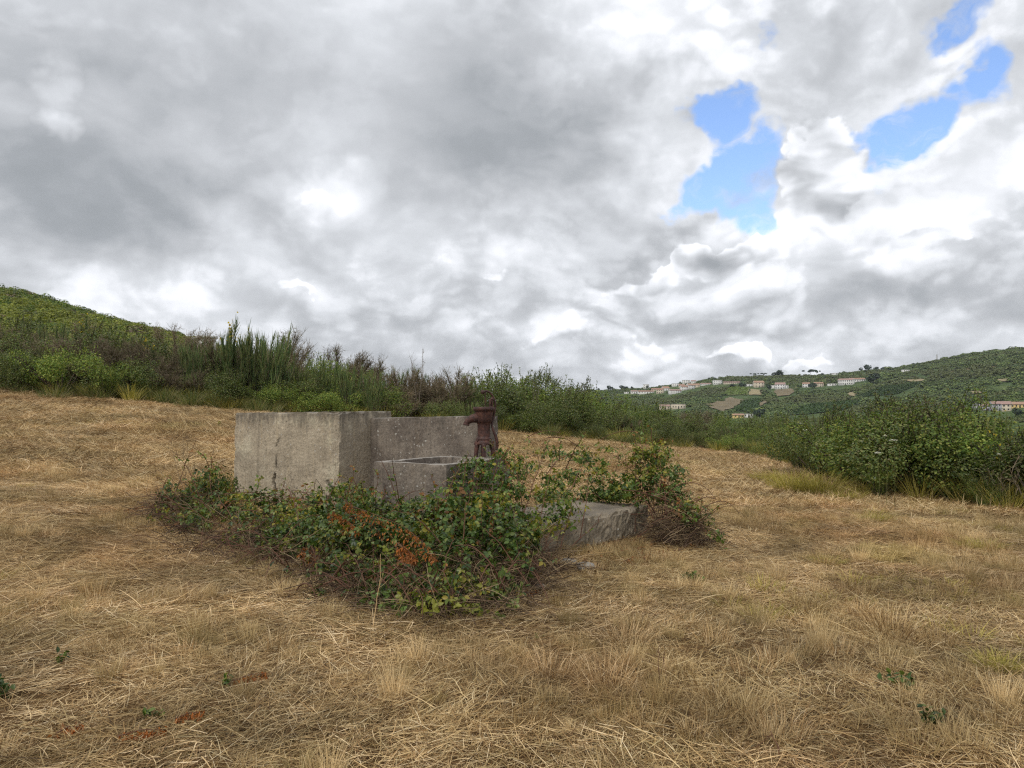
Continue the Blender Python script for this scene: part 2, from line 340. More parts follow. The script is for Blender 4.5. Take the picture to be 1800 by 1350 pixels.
def link(name, me, parent=None, loc=None):
    o = bpy.data.objects.new(name, me); COL.objects.link(o)
    if parent is not None: o.parent = parent
    if loc is not None: o.location = loc
    return o
def tag(o, label=None, cat=None, group=None, kind=None):
    if label: o['label'] = label
    if cat: o['category'] = cat
    if group: o['group'] = group
    if kind: o['kind'] = kind
    return o
def thing(name, label, cat, loc=(0, 0, 0), rz=0.0, group=None):
    o = link(name, None); o.location = loc; o.rotation_euler = (0, 0, rz); o.empty_display_size = 0.2
    return tag(o, label, cat, group)
PROTO = {}
def proto_coll(key, meshes):
    c = bpy.data.collections.new(key)
    for i, me in enumerate(meshes):
        o = bpy.data.objects.new('%s_%02d' % (key, i), me); c.objects.link(o)
    PROTO[key] = c
    return c
def scatter(name, pts, rot, scl, idx, coll, label=None):
    """one uncountable mass: geometry nodes put the sources of a collection on points"""
    n = len(pts); me = bpy.data.meshes.new(name)
    me.vertices.add(n); me.vertices.foreach_set('co', np.asarray(pts, np.float32).ravel())
    for nm, typ, dat in (('rot', 'FLOAT_VECTOR', rot), ('scl', 'FLOAT_VECTOR', scl)):
        a = me.attributes.new(nm, typ, 'POINT'); a.data.foreach_set('vector', np.asarray(dat, np.float32).ravel())
    a = me.attributes.new('idx', 'INT', 'POINT'); a.data.foreach_set('value', np.asarray(idx, np.int32))
    ng = bpy.data.node_groups.new(name, 'GeometryNodeTree')
    ng.interface.new_socket('Geometry', in_out='INPUT', socket_type='NodeSocketGeometry')
    ng.interface.new_socket('Geometry', in_out='OUTPUT', socket_type='NodeSocketGeometry')
    g = NT(ng)
    gi = g.node('NodeGroupInput'); go = g.node('NodeGroupOutput')
    ci = g.node('GeometryNodeCollectionInfo'); ci.inputs['Collection'].default_value = coll
    ci.inputs['Separate Children'].default_value = True; ci.inputs['Reset Children'].default_value = True
    ip = g.node('GeometryNodeInstanceOnPoints')
    def at(nm, ty):
        x = g.node('GeometryNodeInputNamedAttribute', data_type=ty); x.inputs['Name'].default_value = nm
        return x.outputs['Attribute']
    g.l.new(gi.outputs[0], ip.inputs['Points']); g.l.new(ci.outputs[0], ip.inputs['Instance'])
    ip.inputs['Pick Instance'].default_value = True
    g.l.new(at('idx', 'INT'), ip.inputs['Instance Index']); g.l.new(at('rot', 'FLOAT_VECTOR'), ip.inputs['Rotation']); g.l.new(at('scl', 'FLOAT_VECTOR'), ip.inputs['Scale'])
    g.l.new(ip.outputs[0], go.inputs[0])
    o = link(name, me); md = o.modifiers.new('scatter', 'NODES'); md.node_group = ng
    o['kind'] = 'stuff'
    if label: o['label'] = label
    return o
def slope_rot(X, Y, rz, k=1.0):
    e = 0.15; gx = (terrain(X + e, Y) - terrain(X - e, Y)) / (2 * e) * k; gy = (terrain(X, Y + e) - terrain(X, Y - e)) / (2 * e) * k
    out = np.zeros((len(X), 3))
    for i in range(len(X)):
        q = Vector((0, 0, 1)).rotation_difference(Vector((-gx[i], -gy[i], 1))).to_matrix() @ Matrix.Rotation(rz[i], 3, 'Z')
        out[i] = q.to_euler()
    return out
# ------------------------------------------------------------------ materials
def newmat(name):
    m = bpy.data.materials.new(name); m.use_nodes = True
    t = NT(m.node_tree); t.n.clear()
    out = t.node('ShaderNodeOutputMaterial')
    return m, t, out
def leaf_mat(name, cols, rough=0.55, trans=0.30, world_tint=None, spec=0.25, obj_var=0.25):
    """cols: colours picked per leaf; every plant is a little lighter or darker than the next"""
    m, t, out = newmat(name)
    g = t.node('ShaderNodeNewGeometry'); oi = t.node('ShaderNodeObjectInfo')
    n = len(cols)
    c = t.ramp(g.outputs['Random Per Island'], [((i + 0.5) / n, cols[i]) for i in range(n)])
    br = t.math('MULTIPLY_ADD', oi.outputs['Random'], obj_var * 2, 1 - obj_var)
    nz = t.noise(g.outputs['Position'], 2.3, 3, 0.6)
    br = t.math('MULTIPLY', br, t.math('MULTIPLY_ADD', nz, 1.0, 0.5))
    c = t.mix(1.0, c, t.node('ShaderNodeCombineColor', {0: br, 1: br, 2: br}).outputs[0], 'MULTIPLY')
    if world_tint:
        sc, col, lo, hi = world_tint
        c = t.mix(t.smooth(t.noise(g.outputs['Position'], sc, 4, 0.55), lo, hi), c, (*col, 1))
    p = t.node('ShaderNodeBsdfPrincipled', {'Base Color': c, 'Roughness': rough, 'Specular IOR Level': spec})
    tr = t.node('ShaderNodeBsdfTranslucent', {0: t.mix(1.0, c, (1.25, 1.25, 0.7, 1), 'MULTIPLY')})
    s = t.node('ShaderNodeMixShader', {0: trans, 1: p.outputs[0], 2: tr.outputs[0]})
    t.l.new(s.outputs[0], out.inputs[0])
    return m
def plain(name, col, rough=0.8, var=0.25, scale=8.0, spec=0.2, bump=0.0, island=0.0, metallic=0.0):
    m, t, out = newmat(name)
    g = t.node('ShaderNodeNewGeometry'); tc = t.node('ShaderNodeTexCoord')
    n = t.noise(tc.outputs['Object'], scale, 5, 0.6)
    f = t.math('MULTIPLY_ADD', t.math('SUBTRACT', n, 0.5), var * 3, 1.0)
    if island: f = t.math('MULTIPLY', f, t.math('MULTIPLY_ADD', g.outputs['Random Per Island'], island * 2, 1 - island))
    c = t.mix(1.0, (*col, 1), t.node('ShaderNodeCombineColor', {0: f, 1: f, 2: f}).outputs[0], 'MULTIPLY')
    p = t.node('ShaderNodeBsdfPrincipled', {'Base Color': c, 'Roughness': rough, 'Specular IOR Level': spec, 'Metallic': metallic})
    if bump:
        b = t.node('ShaderNodeBump', {'Height': n, 'Strength': 0.6, 'Distance': bump}); t.l.new(b.outputs[0], p.inputs['Normal'])
    t.l.new(p.outputs[0], out.inputs[0])
    return m

def straw_mat(name='dry_straw', pale=False):
    m, t, out = newmat(name)
    g = t.node('ShaderNodeNewGeometry'); pos = g.outputs['Position']; isl = g.outputs['Random Per Island']
    c = t.ramp(isl, [(0.0, (.10,.052,.019)), (0.18, (.245,.145,.056)), (0.4, (.43,.285,.122)), (0.62, (.57,.41,.192)), (0.86, (.70,.53,.285)), (1.0, (.80,.655,.40))])
    if pale: c = t.mix(0.55, c, (.62, .485, .24, 1))
    oi = t.node('ShaderNodeObjectInfo'); ov = t.math('MULTIPLY_ADD', oi.outputs['Random'], 0.75, 0.62)
    c = t.mix(1.0, c, t.node('ShaderNodeCombineColor', {0: ov, 1: ov, 2: t.math('MULTIPLY', ov, t.math('MULTIPLY_ADD', oi.outputs['Random'], 0.2, 0.9))}).outputs[0], 'MULTIPLY')
    red = t.smooth(t.noise(pos, 0.33, 4, 0.6), 0.48, 0.70)
    c = t.mix(t.math('MULTIPLY', red, 0.6), c, t.mix(1.0, c, (0.84, 0.66, 0.54, 1), 'MULTIPLY'))
    grn = t.smooth(t.noise(t.vmath('ADD', pos, (31, 7, 3)), 0.42, 4, 0.6), 0.57, 0.72)
    c = t.mix(t.math('MULTIPLY', grn, 0.42), c, t.mix(1.0, c, (0.80, 0.90, 0.48, 1), 'MULTIPLY'))
    drk = t.smooth(t.noise(t.vmath('ADD', pos, (3, 57, 3)), 0.9, 5, 0.65), 0.36, 0.70, 1.15, 0.70)
    c = t.mix(1.0, c, t.node('ShaderNodeCombineColor', {0: drk, 1: drk, 2: drk}).outputs[0], 'MULTIPLY')
    p = t.node('ShaderNodeBsdfPrincipled', {'Base Color': c, 'Roughness': 0.62, 'Specular IOR Level': 0.25})
    tr = t.node('ShaderNodeBsdfTranslucent', {0: c})
    s = t.node('ShaderNodeMixShader', {0: 0.18, 1: p.outputs[0], 2: tr.outputs[0]})
    t.l.new(s.outputs[0], out.inputs[0])
    return m
M_STRAW = straw_mat(); M_STRAWP = straw_mat('pale_dry_grass', True)

def ground_mat():
    m, t, out = newmat('ground_soil')
    g = t.node('ShaderNodeNewGeometry'); pos = g.outputs['Position']
    d = t.node('ShaderNodeVectorMath', {0: t.vmath('MULTIPLY', pos, (1, 1, 0))}, operation='LENGTH').outputs['Value']
    n1 = t.noise(pos, 2.0, 8, 0.65); n2 = t.noise(pos, 14, 6, 0.7)
    f = t.math('ADD', t.math('MULTIPLY', n1, 0.5), t.math('MULTIPLY', n2, 0.5))
    dry = t.ramp(f, [(0.30, (.040, .022, .010)), (0.45, (.095, .053, .022)), (0.58, (.17, .10, .042)), (0.72, (.27, .17, .075))])
    n3 = t.noise(pos, 0.035, 6, 0.6); n4 = t.noise(pos, 0.009, 5, 0.55); n5 = t.noise(pos, 0.15, 5, 0.6)
    scrub = t.ramp(n3, [(0.30, (.035, .060, .022)), (0.50, (.065, .098, .034)), (0.66, (.105, .135, .046)), (0.8, (.15, .16, .06))])
    soil = t.ramp(n5, [(0.3, (.16, .105, .06)), (0.7, (.26, .18, .105))])
    scrub = t.mix(t.smooth(n4, 0.60, 0.70), scrub, soil)
    c = t.mix(t.smooth(d, 33, 44), dry, scrub)
    h = t.math('ADD', n2, t.math('MULTIPLY', n1, 1.0))
    b = t.node('ShaderNodeBump', {'Height': h, 'Strength': 0.8, 'Distance': 0.05})
    p = t.node('ShaderNodeBsdfPrincipled', {'Base Color': c, 'Roughness': 0.95, 'Specular IOR Level': 0.08, 'Normal': b.outputs[0]})
    t.l.new(p.outputs[0], out.inputs[0])
    return m
M_GROUND = ground_mat()

def concrete_mat(name, base, dark, lich_amt, warm, upc=(.36, .335, .30), rimz=None):
    """cast concrete: cloudy cement, vertical runs, pits, pale lichen spots; 'stain' vertex attribute darkens cracks"""
    m, t, out = newmat(name)
    pos = t.node('ShaderNodeTexCoord').outputs['Object']; g = t.node('ShaderNodeNewGeometry')
    cloudy = t.noise(pos, 3.2, 6, 0.6); fine = t.noise(pos, 42, 5, 0.7); runs = t.noise(t.vmath('MULTIPLY', pos, (9, 9, 0.7)), 1.5, 5, 0.65)
    c = t.mix(t.smooth(cloudy, 0.34, 0.66), (*dark, 1), (*base, 1))
    c = t.mix(t.math('MULTIPLY', t.smooth(runs, 0.50, 0.72), 0.55), c, (*[x * 0.55 for x in dark], 1))
    c = t.mix(t.math('MULTIPLY', t.smooth(t.noise(t.vmath('MULTIPLY', pos, (7, 7, 0.5)), 2.1, 3, 0.5), 0.55, 0.7), 0.4), c, (*warm, 1))
    pale = t.smooth(t.noise(t.vmath('ADD', pos, (9, 2, 4)), 1.9, 7, 0.7), 0.52, 0.68)
    c = t.mix(t.math('MULTIPLY', pale, 0.45), c, (*[min(.6, x * 1.45) for x in base], 1))
    f = t.math('MULTIPLY_ADD', t.math('SUBTRACT', fine, 0.5), 1.7, 1.0)
    c = t.mix(1.0, c, t.node('ShaderNodeCombineColor', {0: f, 1: f, 2: f}).outputs[0], 'MULTIPLY')
    # dark algae specks
    al = t.smooth(t.noise(pos, 26, 6, 0.75), 0.56, 0.64)
    alm = t.math('MULTIPLY', al, t.smooth(t.noise(t.vmath('ADD', pos, (5, 5, 5)), 2.2, 4, 0.6), 0.42, 0.60))
    c = t.mix(t.math('MULTIPLY', alm, 0.75), c, (.045, .042, .038, 1))
    # lichen
    vo = t.node('ShaderNodeTexVoronoi', {'Vector': t.vmath('ADD', pos, t.vmath('SCALE', t.noise(pos, 30, 3, 0.6, out=1), scale=0.035)), 'Scale': 26.0}, feature='F1')
    spot = t.smooth(vo.outputs['Distance'], 0.34, 0.18)
    sel = t.smooth(t.math('ADD', t.node('ShaderNodeSeparateColor', {0: vo.outputs['Color']}).outputs[0], t.math('MULTIPLY', t.math('SUBTRACT', t.noise(pos, 2.7, 4, 0.6), 0.5), 1.6)), 1.0 - lich_amt, 1.12 - lich_amt)
    c = t.mix(t.math('MULTIPLY', t.math('MULTIPLY', spot, sel), 0.85), c, (.52, .50, .45, 1))
    v2 = t.node('ShaderNodeTexVoronoi', {'Vector': t.vmath('ADD', pos, t.vmath('SCALE', t.noise(pos, 60, 2, 0.6, out=1), scale=0.02)), 'Scale': 62.0}, feature='F1')
    s2 = t.math('MULTIPLY', t.smooth(v2.outputs['Distance'], 0.42, 0.15), t.smooth(t.math('ADD', t.node('ShaderNodeSeparateColor', {0: v2.outputs['Color']}).outputs[0], t.math('SUBTRACT', t.noise(pos, 3.4, 5, 0.65), 0.5)), 0.95 - lich_amt, 1.25 - lich_amt))
    c = t.mix(t.math('MULTIPLY', s2, 0.55), c, (.45, .42, .36, 1))
    # upward faces mixed towards a tone of their own, duller on the slab
    up = t.smooth(t.node('ShaderNodeSeparateXYZ', {0: g.outputs['Normal']}).outputs[2], 0.3, 0.9)
    c = t.mix(t.math('MULTIPLY', up, t.smooth(t.noise(pos, 9, 5, 0.65), 0.35, 0.6, 0.25, 0.8)), c, (*upc, 1))
    if rimz:   # rain soaked band of algae under the rim
        zz = t.node('ShaderNodeSeparateXYZ', {0: pos}).outputs[2]
        band = t.math('MULTIPLY', t.smooth(t.math('MULTIPLY_ADD', t.math('SUBTRACT', t.noise(t.vmath('MULTIPLY', pos, (6, 6, 1.2)), 1.6, 5, 0.65), 0.5), 0.75, zz), rimz - .20, rimz + .02), 0.62)
        c = t.mix(band, c, (.085, .075, .062, 1))
    st = t.node('ShaderNodeAttribute', attribute_name='crack_dark')
    c = t.mix(t.math('MULTIPLY', st.outputs['Fac'], 0.85), c, (.035, .03, .025, 1))  # crack lines coloured almost black
    h = t.math('ADD', t.math('MULTIPLY', fine, 0.6), t.math('MULTIPLY', t.noise(pos, 120, 3, 0.7), 0.4))
    b = t.node('ShaderNodeBump', {'Height': h, 'Strength': 0.9, 'Distance': 0.012})
    p = t.node('ShaderNodeBsdfPrincipled', {'Base Color': c, 'Roughness': 0.92, 'Specular IOR Level': 0.15, 'Normal': b.outputs[0]})
    t.l.new(p.outputs[0], out.inputs[0])
    return m
M_CON_TALL = concrete_mat('cement_render', (.45, .38, .28), (.34, .285, .21), 0.10, (.46, .37, .24), rimz=1.60)
M_CON_OLD = concrete_mat('weathered_concrete', (.245, .207, .168), (.150, .124, .102), 0.22, (.24, .19, .14), rimz=1.62)
M_CON_SLAB = concrete_mat('mossy_concrete', (.33, .275, .20), (.17, .142, .10), 0.20, (.24, .20, .12), upc=(.21, .18, .145))

def rust_mat():
    m, t, out = newmat('rusted_iron')
    pos = t.node('ShaderNodeTexCoord').outputs['Object']
    n = t.noise(pos, 16, 7, 0.68); n2 = t.noise(pos, 70, 4, 0.7)
    c = t.ramp(n, [(0.28, (.020, .012, .011)), (0.45, (.052, .023, .018)), (0.58, (.090, .036, .025)), (0.75, (.15, .072, .045))])
    b = t.node('ShaderNodeBump', {'Height': t.math('ADD', n, n2), 'Strength': 0.7, 'Distance': 0.006})
    p = t.node('ShaderNodeBsdfPrincipled', {'Base Color': c, 'Roughness': t.smooth(n2, 0.3, 0.7, 0.45, 0.85), 'Specular IOR Level': 0.4, 'Normal': b.outputs[0]})
    t.l.new(p.outputs[0], out.inputs[0])
    return m
M_RUST = rust_mat()

M_BROOM = leaf_mat('broom_stems', [(0.074, 0.123, 0.046), (0.103, 0.164, 0.058), (0.136, 0.192, 0.064), (0.183, 0.215, 0.081), (0.226, 0.221, 0.094)], 0.6, 0.2)
M_BROOMY = leaf_mat('yellow_green_broom', [(0.093, 0.143, 0.047), (0.131, 0.181, 0.057), (0.177, 0.227, 0.071), (0.235, 0.243, 0.093)], 0.6, 0.25)
M_BRUSH = leaf_mat('dead_twigs', [(0.103, 0.078, 0.044), (0.163, 0.121, 0.074), (0.217, 0.163, 0.109), (0.284, 0.224, 0.164), (0.127, 0.124, 0.052)], 0.8, 0.08)
M_SNAG = plain('grey_deadwood', (.21, .175, .14), 0.85, 0.3, 12, island=0.25)
M_BARK = plain('bark', (.075, .055, .04), 0.9, 0.3, 15, island=0.3)
M_LEAFD = leaf_mat('dark_glossy_leaves', [(0.049, 0.082, 0.019), (0.077, 0.116, 0.027), (0.108, 0.152, 0.035), (0.152, 0.191, 0.046), (0.199, 0.217, 0.059), (0.127, 0.116, 0.05)], 0.45, 0.28, spec=0.35)
M_LEAFM = leaf_mat('mid_green_leaves', [(0.077, 0.132, 0.027), (0.112, 0.181, 0.035), (0.159, 0.233, 0.045), (0.227, 0.287, 0.058), (0.308, 0.319, 0.077)], 0.5, 0.3)
M_LEAFL = leaf_mat('sun_painted_scrub_leaves', [(0.15, 0.187, 0.033), (0.22, 0.258, 0.045), (0.302, 0.333, 0.062), (0.371, 0.376, 0.092), (0.105, 0.134, 0.029), (0.197, 0.22, 0.058)], 0.6, 0.3)  # sunlight on the left hill painted in as paler leaf colours
M_GRASSG = leaf_mat('green_grass', [(0.072, 0.111, 0.029), (0.111, 0.15, 0.039), (0.163, 0.182, 0.055), (0.234, 0.221, 0.091), (0.338, 0.28, 0.143)], 0.6, 0.3)
M_GRASSY = leaf_mat('yellow_green_grass', [(0.229, 0.211, 0.04), (0.321, 0.289, 0.059), (0.428, 0.367, 0.09), (0.55, 0.452, 0.146)], 0.6, 0.3)
M_BRAM = leaf_mat('bramble_leaves', [(0.026, 0.054, 0.01), (0.042, 0.08, 0.014), (0.062, 0.112, 0.018), (0.088, 0.15, 0.026), (0.13, 0.19, 0.034), (0.2, 0.235, 0.055), (0.05, 0.092, 0.018)], 0.42, 0.28, spec=0.4, obj_var=0.2)
M_BRAMY = leaf_mat('yellowing_bramble_leaves', [(0.112, 0.156, 0.025), (0.164, 0.206, 0.031), (0.249, 0.25, 0.039), (0.341, 0.275, 0.044)], 0.45, 0.3, spec=0.4, obj_var=0.15)
M_BRAMO = leaf_mat('withered_leaves', [(0.12, 0.06, 0.026), (0.192, 0.09, 0.034), (0.264, 0.126, 0.042), (0.144, 0.09, 0.054)], 0.75, 0.2)
M_CANE = plain('bramble_cane', (.115, .055, .034), 0.7, 0.3, 9, island=0.35)
M_CANED = leaf_mat('dead_canes', [(.060,.036,.026),(.10,.064,.044),(.165,.105,.066),(.30,.215,.125),(.085,.046,.031),(.36,.265,.15)], 0.8, 0.05)
M_FERN = leaf_mat('dead_fern', [(.28, .090, .022), (.40, .135, .032), (.50, .19, .05), (.18, .075, .030), (.30, .14, .060)], 0.7, 0.3, obj_var=0.1)
M_FAR = leaf_mat('distant_trees', [(0.069, 0.11, 0.041), (0.105, 0.156, 0.051), (0.149, 0.206, 0.066), (0.218, 0.258, 0.075)], 0.7, 0.15, world_tint=(0.012, (.135, .155, .060), 0.46, 0.62), obj_var=0.35)
M_FARSKY = leaf_mat('distant_skyline_trees', [(0.022, 0.042, 0.025), (0.034, 0.059, 0.031), (0.048, 0.076, 0.036)], 0.7, 0.1, obj_var=0.2)
M_YEL = leaf_mat('yellow_petals', [(.55, .40, .02), (.65, .50, .03), (.48, .33, .02)], 0.6, 0.3, obj_var=0.05)
M_WHITEF = leaf_mat('white_umbels', [(.62, .62, .56), (.72, .72, .66), (.55, .56, .46)], 0.6, 0.25, obj_var=0.05)
M_STAKE = plain('pale_wood', (.50, .40, .27), 0.8, 0.2, 20)
M_STONE = plain('grey_stone', (.24, .225, .20), 0.9, 0.35, 14, bump=0.01)
# ------------------------------------------------------------------ the land, one sheet to the horizon
def build_ground():
    az = np.radians(np.concatenate([np.arange(-180, -52, 3.0), np.arange(-52, 52.01, 0.25), np.arange(55, 180, 3.0)]))
    r = np.concatenate([np.geomspace(0.35, 200, 180)[:-1], np.geomspace(200, 1750, 400)[:-1], np.geomspace(1750, 7500, 30)])
    A, R = np.meshgrid(az, r); X, Y = R * np.sin(A), R * np.cos(A)
    Z = terrain(X.ravel(), Y.ravel())
    V = np.stack([X.ravel(), Y.ravel(), Z], 1)
    n = len(az); idx = np.arange(len(r) * n).reshape(len(r), n); nx = np.roll(idx, -1, 1)
    F = np.stack([idx[:-1], nx[:-1], nx[1:], idx[1:]], -1).reshape(-1, 4)[:, ::-1]
    V = np.concatenate([V, [[0, 0, tz(0, 0)]]]); c = len(V) - 1
    F3 = np.stack([idx[0], nx[0], np.full(n, c)], 1)
    o = link('ground', mesh_np('ground', V, [F, F3], M_GROUND, True)); o['kind'] = 'structure'
build_ground()

# far edge of the mown field: distance along the view for every screen column
EDGE_PX = [-900, -400, 0, 200, 400, 700, 900, 1100, 1350, 1430, 1500, 1800, 2200, 3000]
EDGE_Y = [22, 25, 26.5, 26, 26, 29, 31, 30, 27, 19.5, 15, 12.5, 11, 10]
def edge_y(px): return np.interp(px, EDGE_PX, EDGE_Y)
def in_field(X, Y, m=0.0):
    px = 900 + F_PX * X / np.maximum(Y, 0.5)
    return (Y < edge_y(px) - m)

# ------------------------------------------------------------------ dry grass
def straw_mat_mesh(name, n, rad, wmul, seed, lmul=1.0, spread=0.7, up=0.25, hgt=0.05):
    r = np.random.default_rng(seed)
    a = r.uniform(0, 2 * PI, n); q = np.sqrt(r.uniform(0, 1, n)) * rad
    base = np.stack([q * np.cos(a), q * np.sin(a), r.uniform(0, hgt, n) ** 1.0], 1)
    th = r.normal(0, spread, n) + np.where(r.uniform(size=n) < 0.25, r.uniform(0, 2 * PI, n), 0)
    pit = np.abs(r.normal(0, up, n))
    d = np.stack([np.cos(th) * np.cos(pit), np.sin(th) * np.cos(pit), np.sin(pit)], 1)
    L = r.gamma(3.5, 0.032, n) * lmul + 0.035
    bend = norm(np.stack([r.normal(size=n), r.normal(size=n), r.normal(-0.5, 0.5, n)], 1)) * (L * r.uniform(0.1, 0.45, n))[:, None]
    t = np.linspace(0, 1, 4)
    P = base[:, None] + d[:, None] * (L[:, None] * t)[..., None] + bend[:, None] * (t ** 2)[None, :, None]
    P[..., 2] = np.maximum(P[..., 2], 0.004)
    W = (r.uniform(0.0016, 0.0042, n) * wmul)[:, None] * np.array([1, 1, 0.8, 0.35])
    side = norm(np.cross(d, norm(np.stack([r.normal(0, .6, n), r.normal(0, .6, n), np.ones(n)], 1))))
    V, F = ribbons(P, W, side)
    return mesh_np(name, V, [F], M_STRAW)
def tuft_mesh(name, n, rad, h, wmul, seed, mat, lean=0.30, droop=0.25):
    r = np.random.default_rng(seed)
    a = r.uniform(0, 2 * PI, n); q = np.sqrt(r.uniform(0, 1, n)) * rad
    base = np.stack([q * np.cos(a), q * np.sin(a), np.zeros(n)], 1)
    d = norm(np.stack([q / rad * np.cos(a) * lean + r.normal(0, .16, n), q / rad * np.sin(a) * lean + r.normal(0, .16, n), np.ones(n)], 1))
    L = h * r.uniform(0.4, 1.0, n)
    dr = np.stack([np.cos(a + r.normal(0, .7, n)), np.sin(a + r.normal(0, .7, n)), np.full(n, -0.5)], 1) * (L * droop * r.uniform(.2, 1.4, n))[:, None]
    t = np.linspace(0, 1, 5)
    P = base[:, None] + d[:, None] * (L[:, None] * t)[..., None] + dr[:, None] * (t ** 2.4)[None, :, None]
    W = (r.uniform(0.0016, 0.0036, n) * wmul)[:, None] * np.array([1, 1, .85, .6, .15])
    ang = r.uniform(0, PI, n); side = np.stack([np.cos(ang), np.sin(ang), np.zeros(n)], 1)
    V, F = ribbons(P, W, side)
    return mesh_np(name, V, [F], mat)
C_MAT = proto_coll('straw_mat', [straw_mat_mesh('straw_mat', 1450, 0.42, 0.95, s, lmul=.72, spread=0.5 + 0.35 * (s % 3), up=0.17, hgt=0.035) for s in range(6)])
C_MATC = proto_coll('straw_mat_coarse', [straw_mat_mesh('straw_mat_coarse', 1500, 0.85, 1.9, 20 + s, .85, spread=0.5 + 0.3 * (s % 2), up=0.26, hgt=0.05) for s in range(4)])
C_TUFT = proto_coll('straw_tuft', [tuft_mesh('straw_tuft', 130, 0.055 + 0.02 * (s % 3), 0.10 + 0.025 * (s % 4), 0.85, 40 + s, (M_STRAW, M_STRAWP)[s % 2]) for s in range(6)])
C_TUFTC = proto_coll('straw_tuft_coarse', [tuft_mesh('straw_tuft_coarse', 90, 0.16, 0.13, 1.8, 60 + s, (M_STRAW, M_STRAWP)[s % 2]) for s in range(4)])

def fan_points(y0, y1, step, half_deg=46, apex=-3.0, seed=1):
    r = np.random.default_rng(seed)
    xm = (y1 - apex) * math.tan(math.radians(half_deg))
    X, Y = np.meshgrid(np.arange(-xm, xm, step), np.arange(y0, y1, step))
    X = X.ravel() + r.uniform(-.5, .5, X.size) * step; Y = Y.ravel() + r.uniform(-.5, .5, Y.size) * step
    k = np.abs(X) < (Y - apex) * math.tan(math.radians(half_deg))
    return X[k], Y[k], r
def lay_dir(X, Y):   # the mower left the straw lying in bands that swing slowly over the field
    return 0.25 + 2.4 * fbm(X / 7, Y / 4, 2, 31) + 1.6 * fbm(X / 2.2, Y / 1.3, 2, 32)
BX, BY = -0.6, 7.6      # middle of the concrete and its brambles
def spread(name, coll, nproto, y0, y1, step, seed, smin, smax, keep=None, margin=0.3, sink=0.02, zs=(0.7, 1.3), label=None, half=46):
    X, Y, r = fan_points(y0, y1, step, half, seed=seed)
    k = in_field(X, Y, margin)
    if keep is not None: k &= keep(X, Y, r)
    X, Y = X[k], Y[k]; n = len(X)
    s = r.uniform(smin, smax, n)
    rz = lay_dir(X, Y) + r.normal(0, .3, n) + np.where(r.uniform(size=n) < .5, PI, 0)
    rot = slope_rot(X, Y, rz, 0.8)
    pts = np.stack([X, Y, terrain(X, Y) - sink], 1)
    scl = np.stack([s, s, s * r.uniform(zs[0], zs[1], n)], 1)
    return scatter(name, pts, rot, scl, r.integers(0, nproto, n), coll, label)
spread('dry_grass', C_MAT, 6, 1.6, 13.0, 0.285, 101, 0.75, 1.3, keep=lambda X, Y, r: r.uniform(size=len(X)) < np.clip(.86 + 1.1 * fbm(X / .8, Y / .6, 3, 44), .35, 1), label='mown dry straw lying over the near field', zs=(0.6, 1.1))
spread('dry_grass', C_MATC, 4, 12.2, 34.0, 0.60, 102, 0.8, 1.2, label='mown dry straw lying over the far field', zs=(0.7, 1.5))
tuft_keep = lambda X, Y, r: r.uniform(size=len(X)) < np.clip(0.30 + 3.4 * fbm(X / 1.1, Y / .8, 3, 41) + 0.08 * (X > 0.5), 0.02, 1)
spread('standing_dry_grass', C_TUFT, 6, 1.8, 13.0, 0.165, 103, 0.65, 1.35, keep=tuft_keep, label='short standing tufts of dry grass in the near field', zs=(0.7, 1.25))
spread('standing_dry_grass', C_TUFTC, 4, 12.5, 33.0, 0.5, 104, 0.5, 1.0, keep=lambda X, Y, r: r.uniform(size=len(X)) < np.clip(0.4 + 2.2 * fbm(X / 3.5, Y / 2, 3, 42), 0.05, 1), label='low standing dry grass in the far field', zs=(0.6, 1.1))

C_RG = proto_coll('green_regrowth', [tuft_mesh('green_regrowth', 60, 0.10, 0.13, 1.3, 500 + s, M_GRASSY, .6, .5) for s in range(3)])
spread('green_regrowth', C_RG, 3, 3.0, 24.0, 0.30, 105, 0.6, 1.3, keep=lambda X, Y, r: r.uniform(size=len(X)) < np.clip(-.55 + 4.2 * fbm(X / 2.6, Y / 2.0, 3, 47) + .30 * sstep(X / Y, .15, .6), 0, .8), label='faint yellow green regrowth in the mown field')
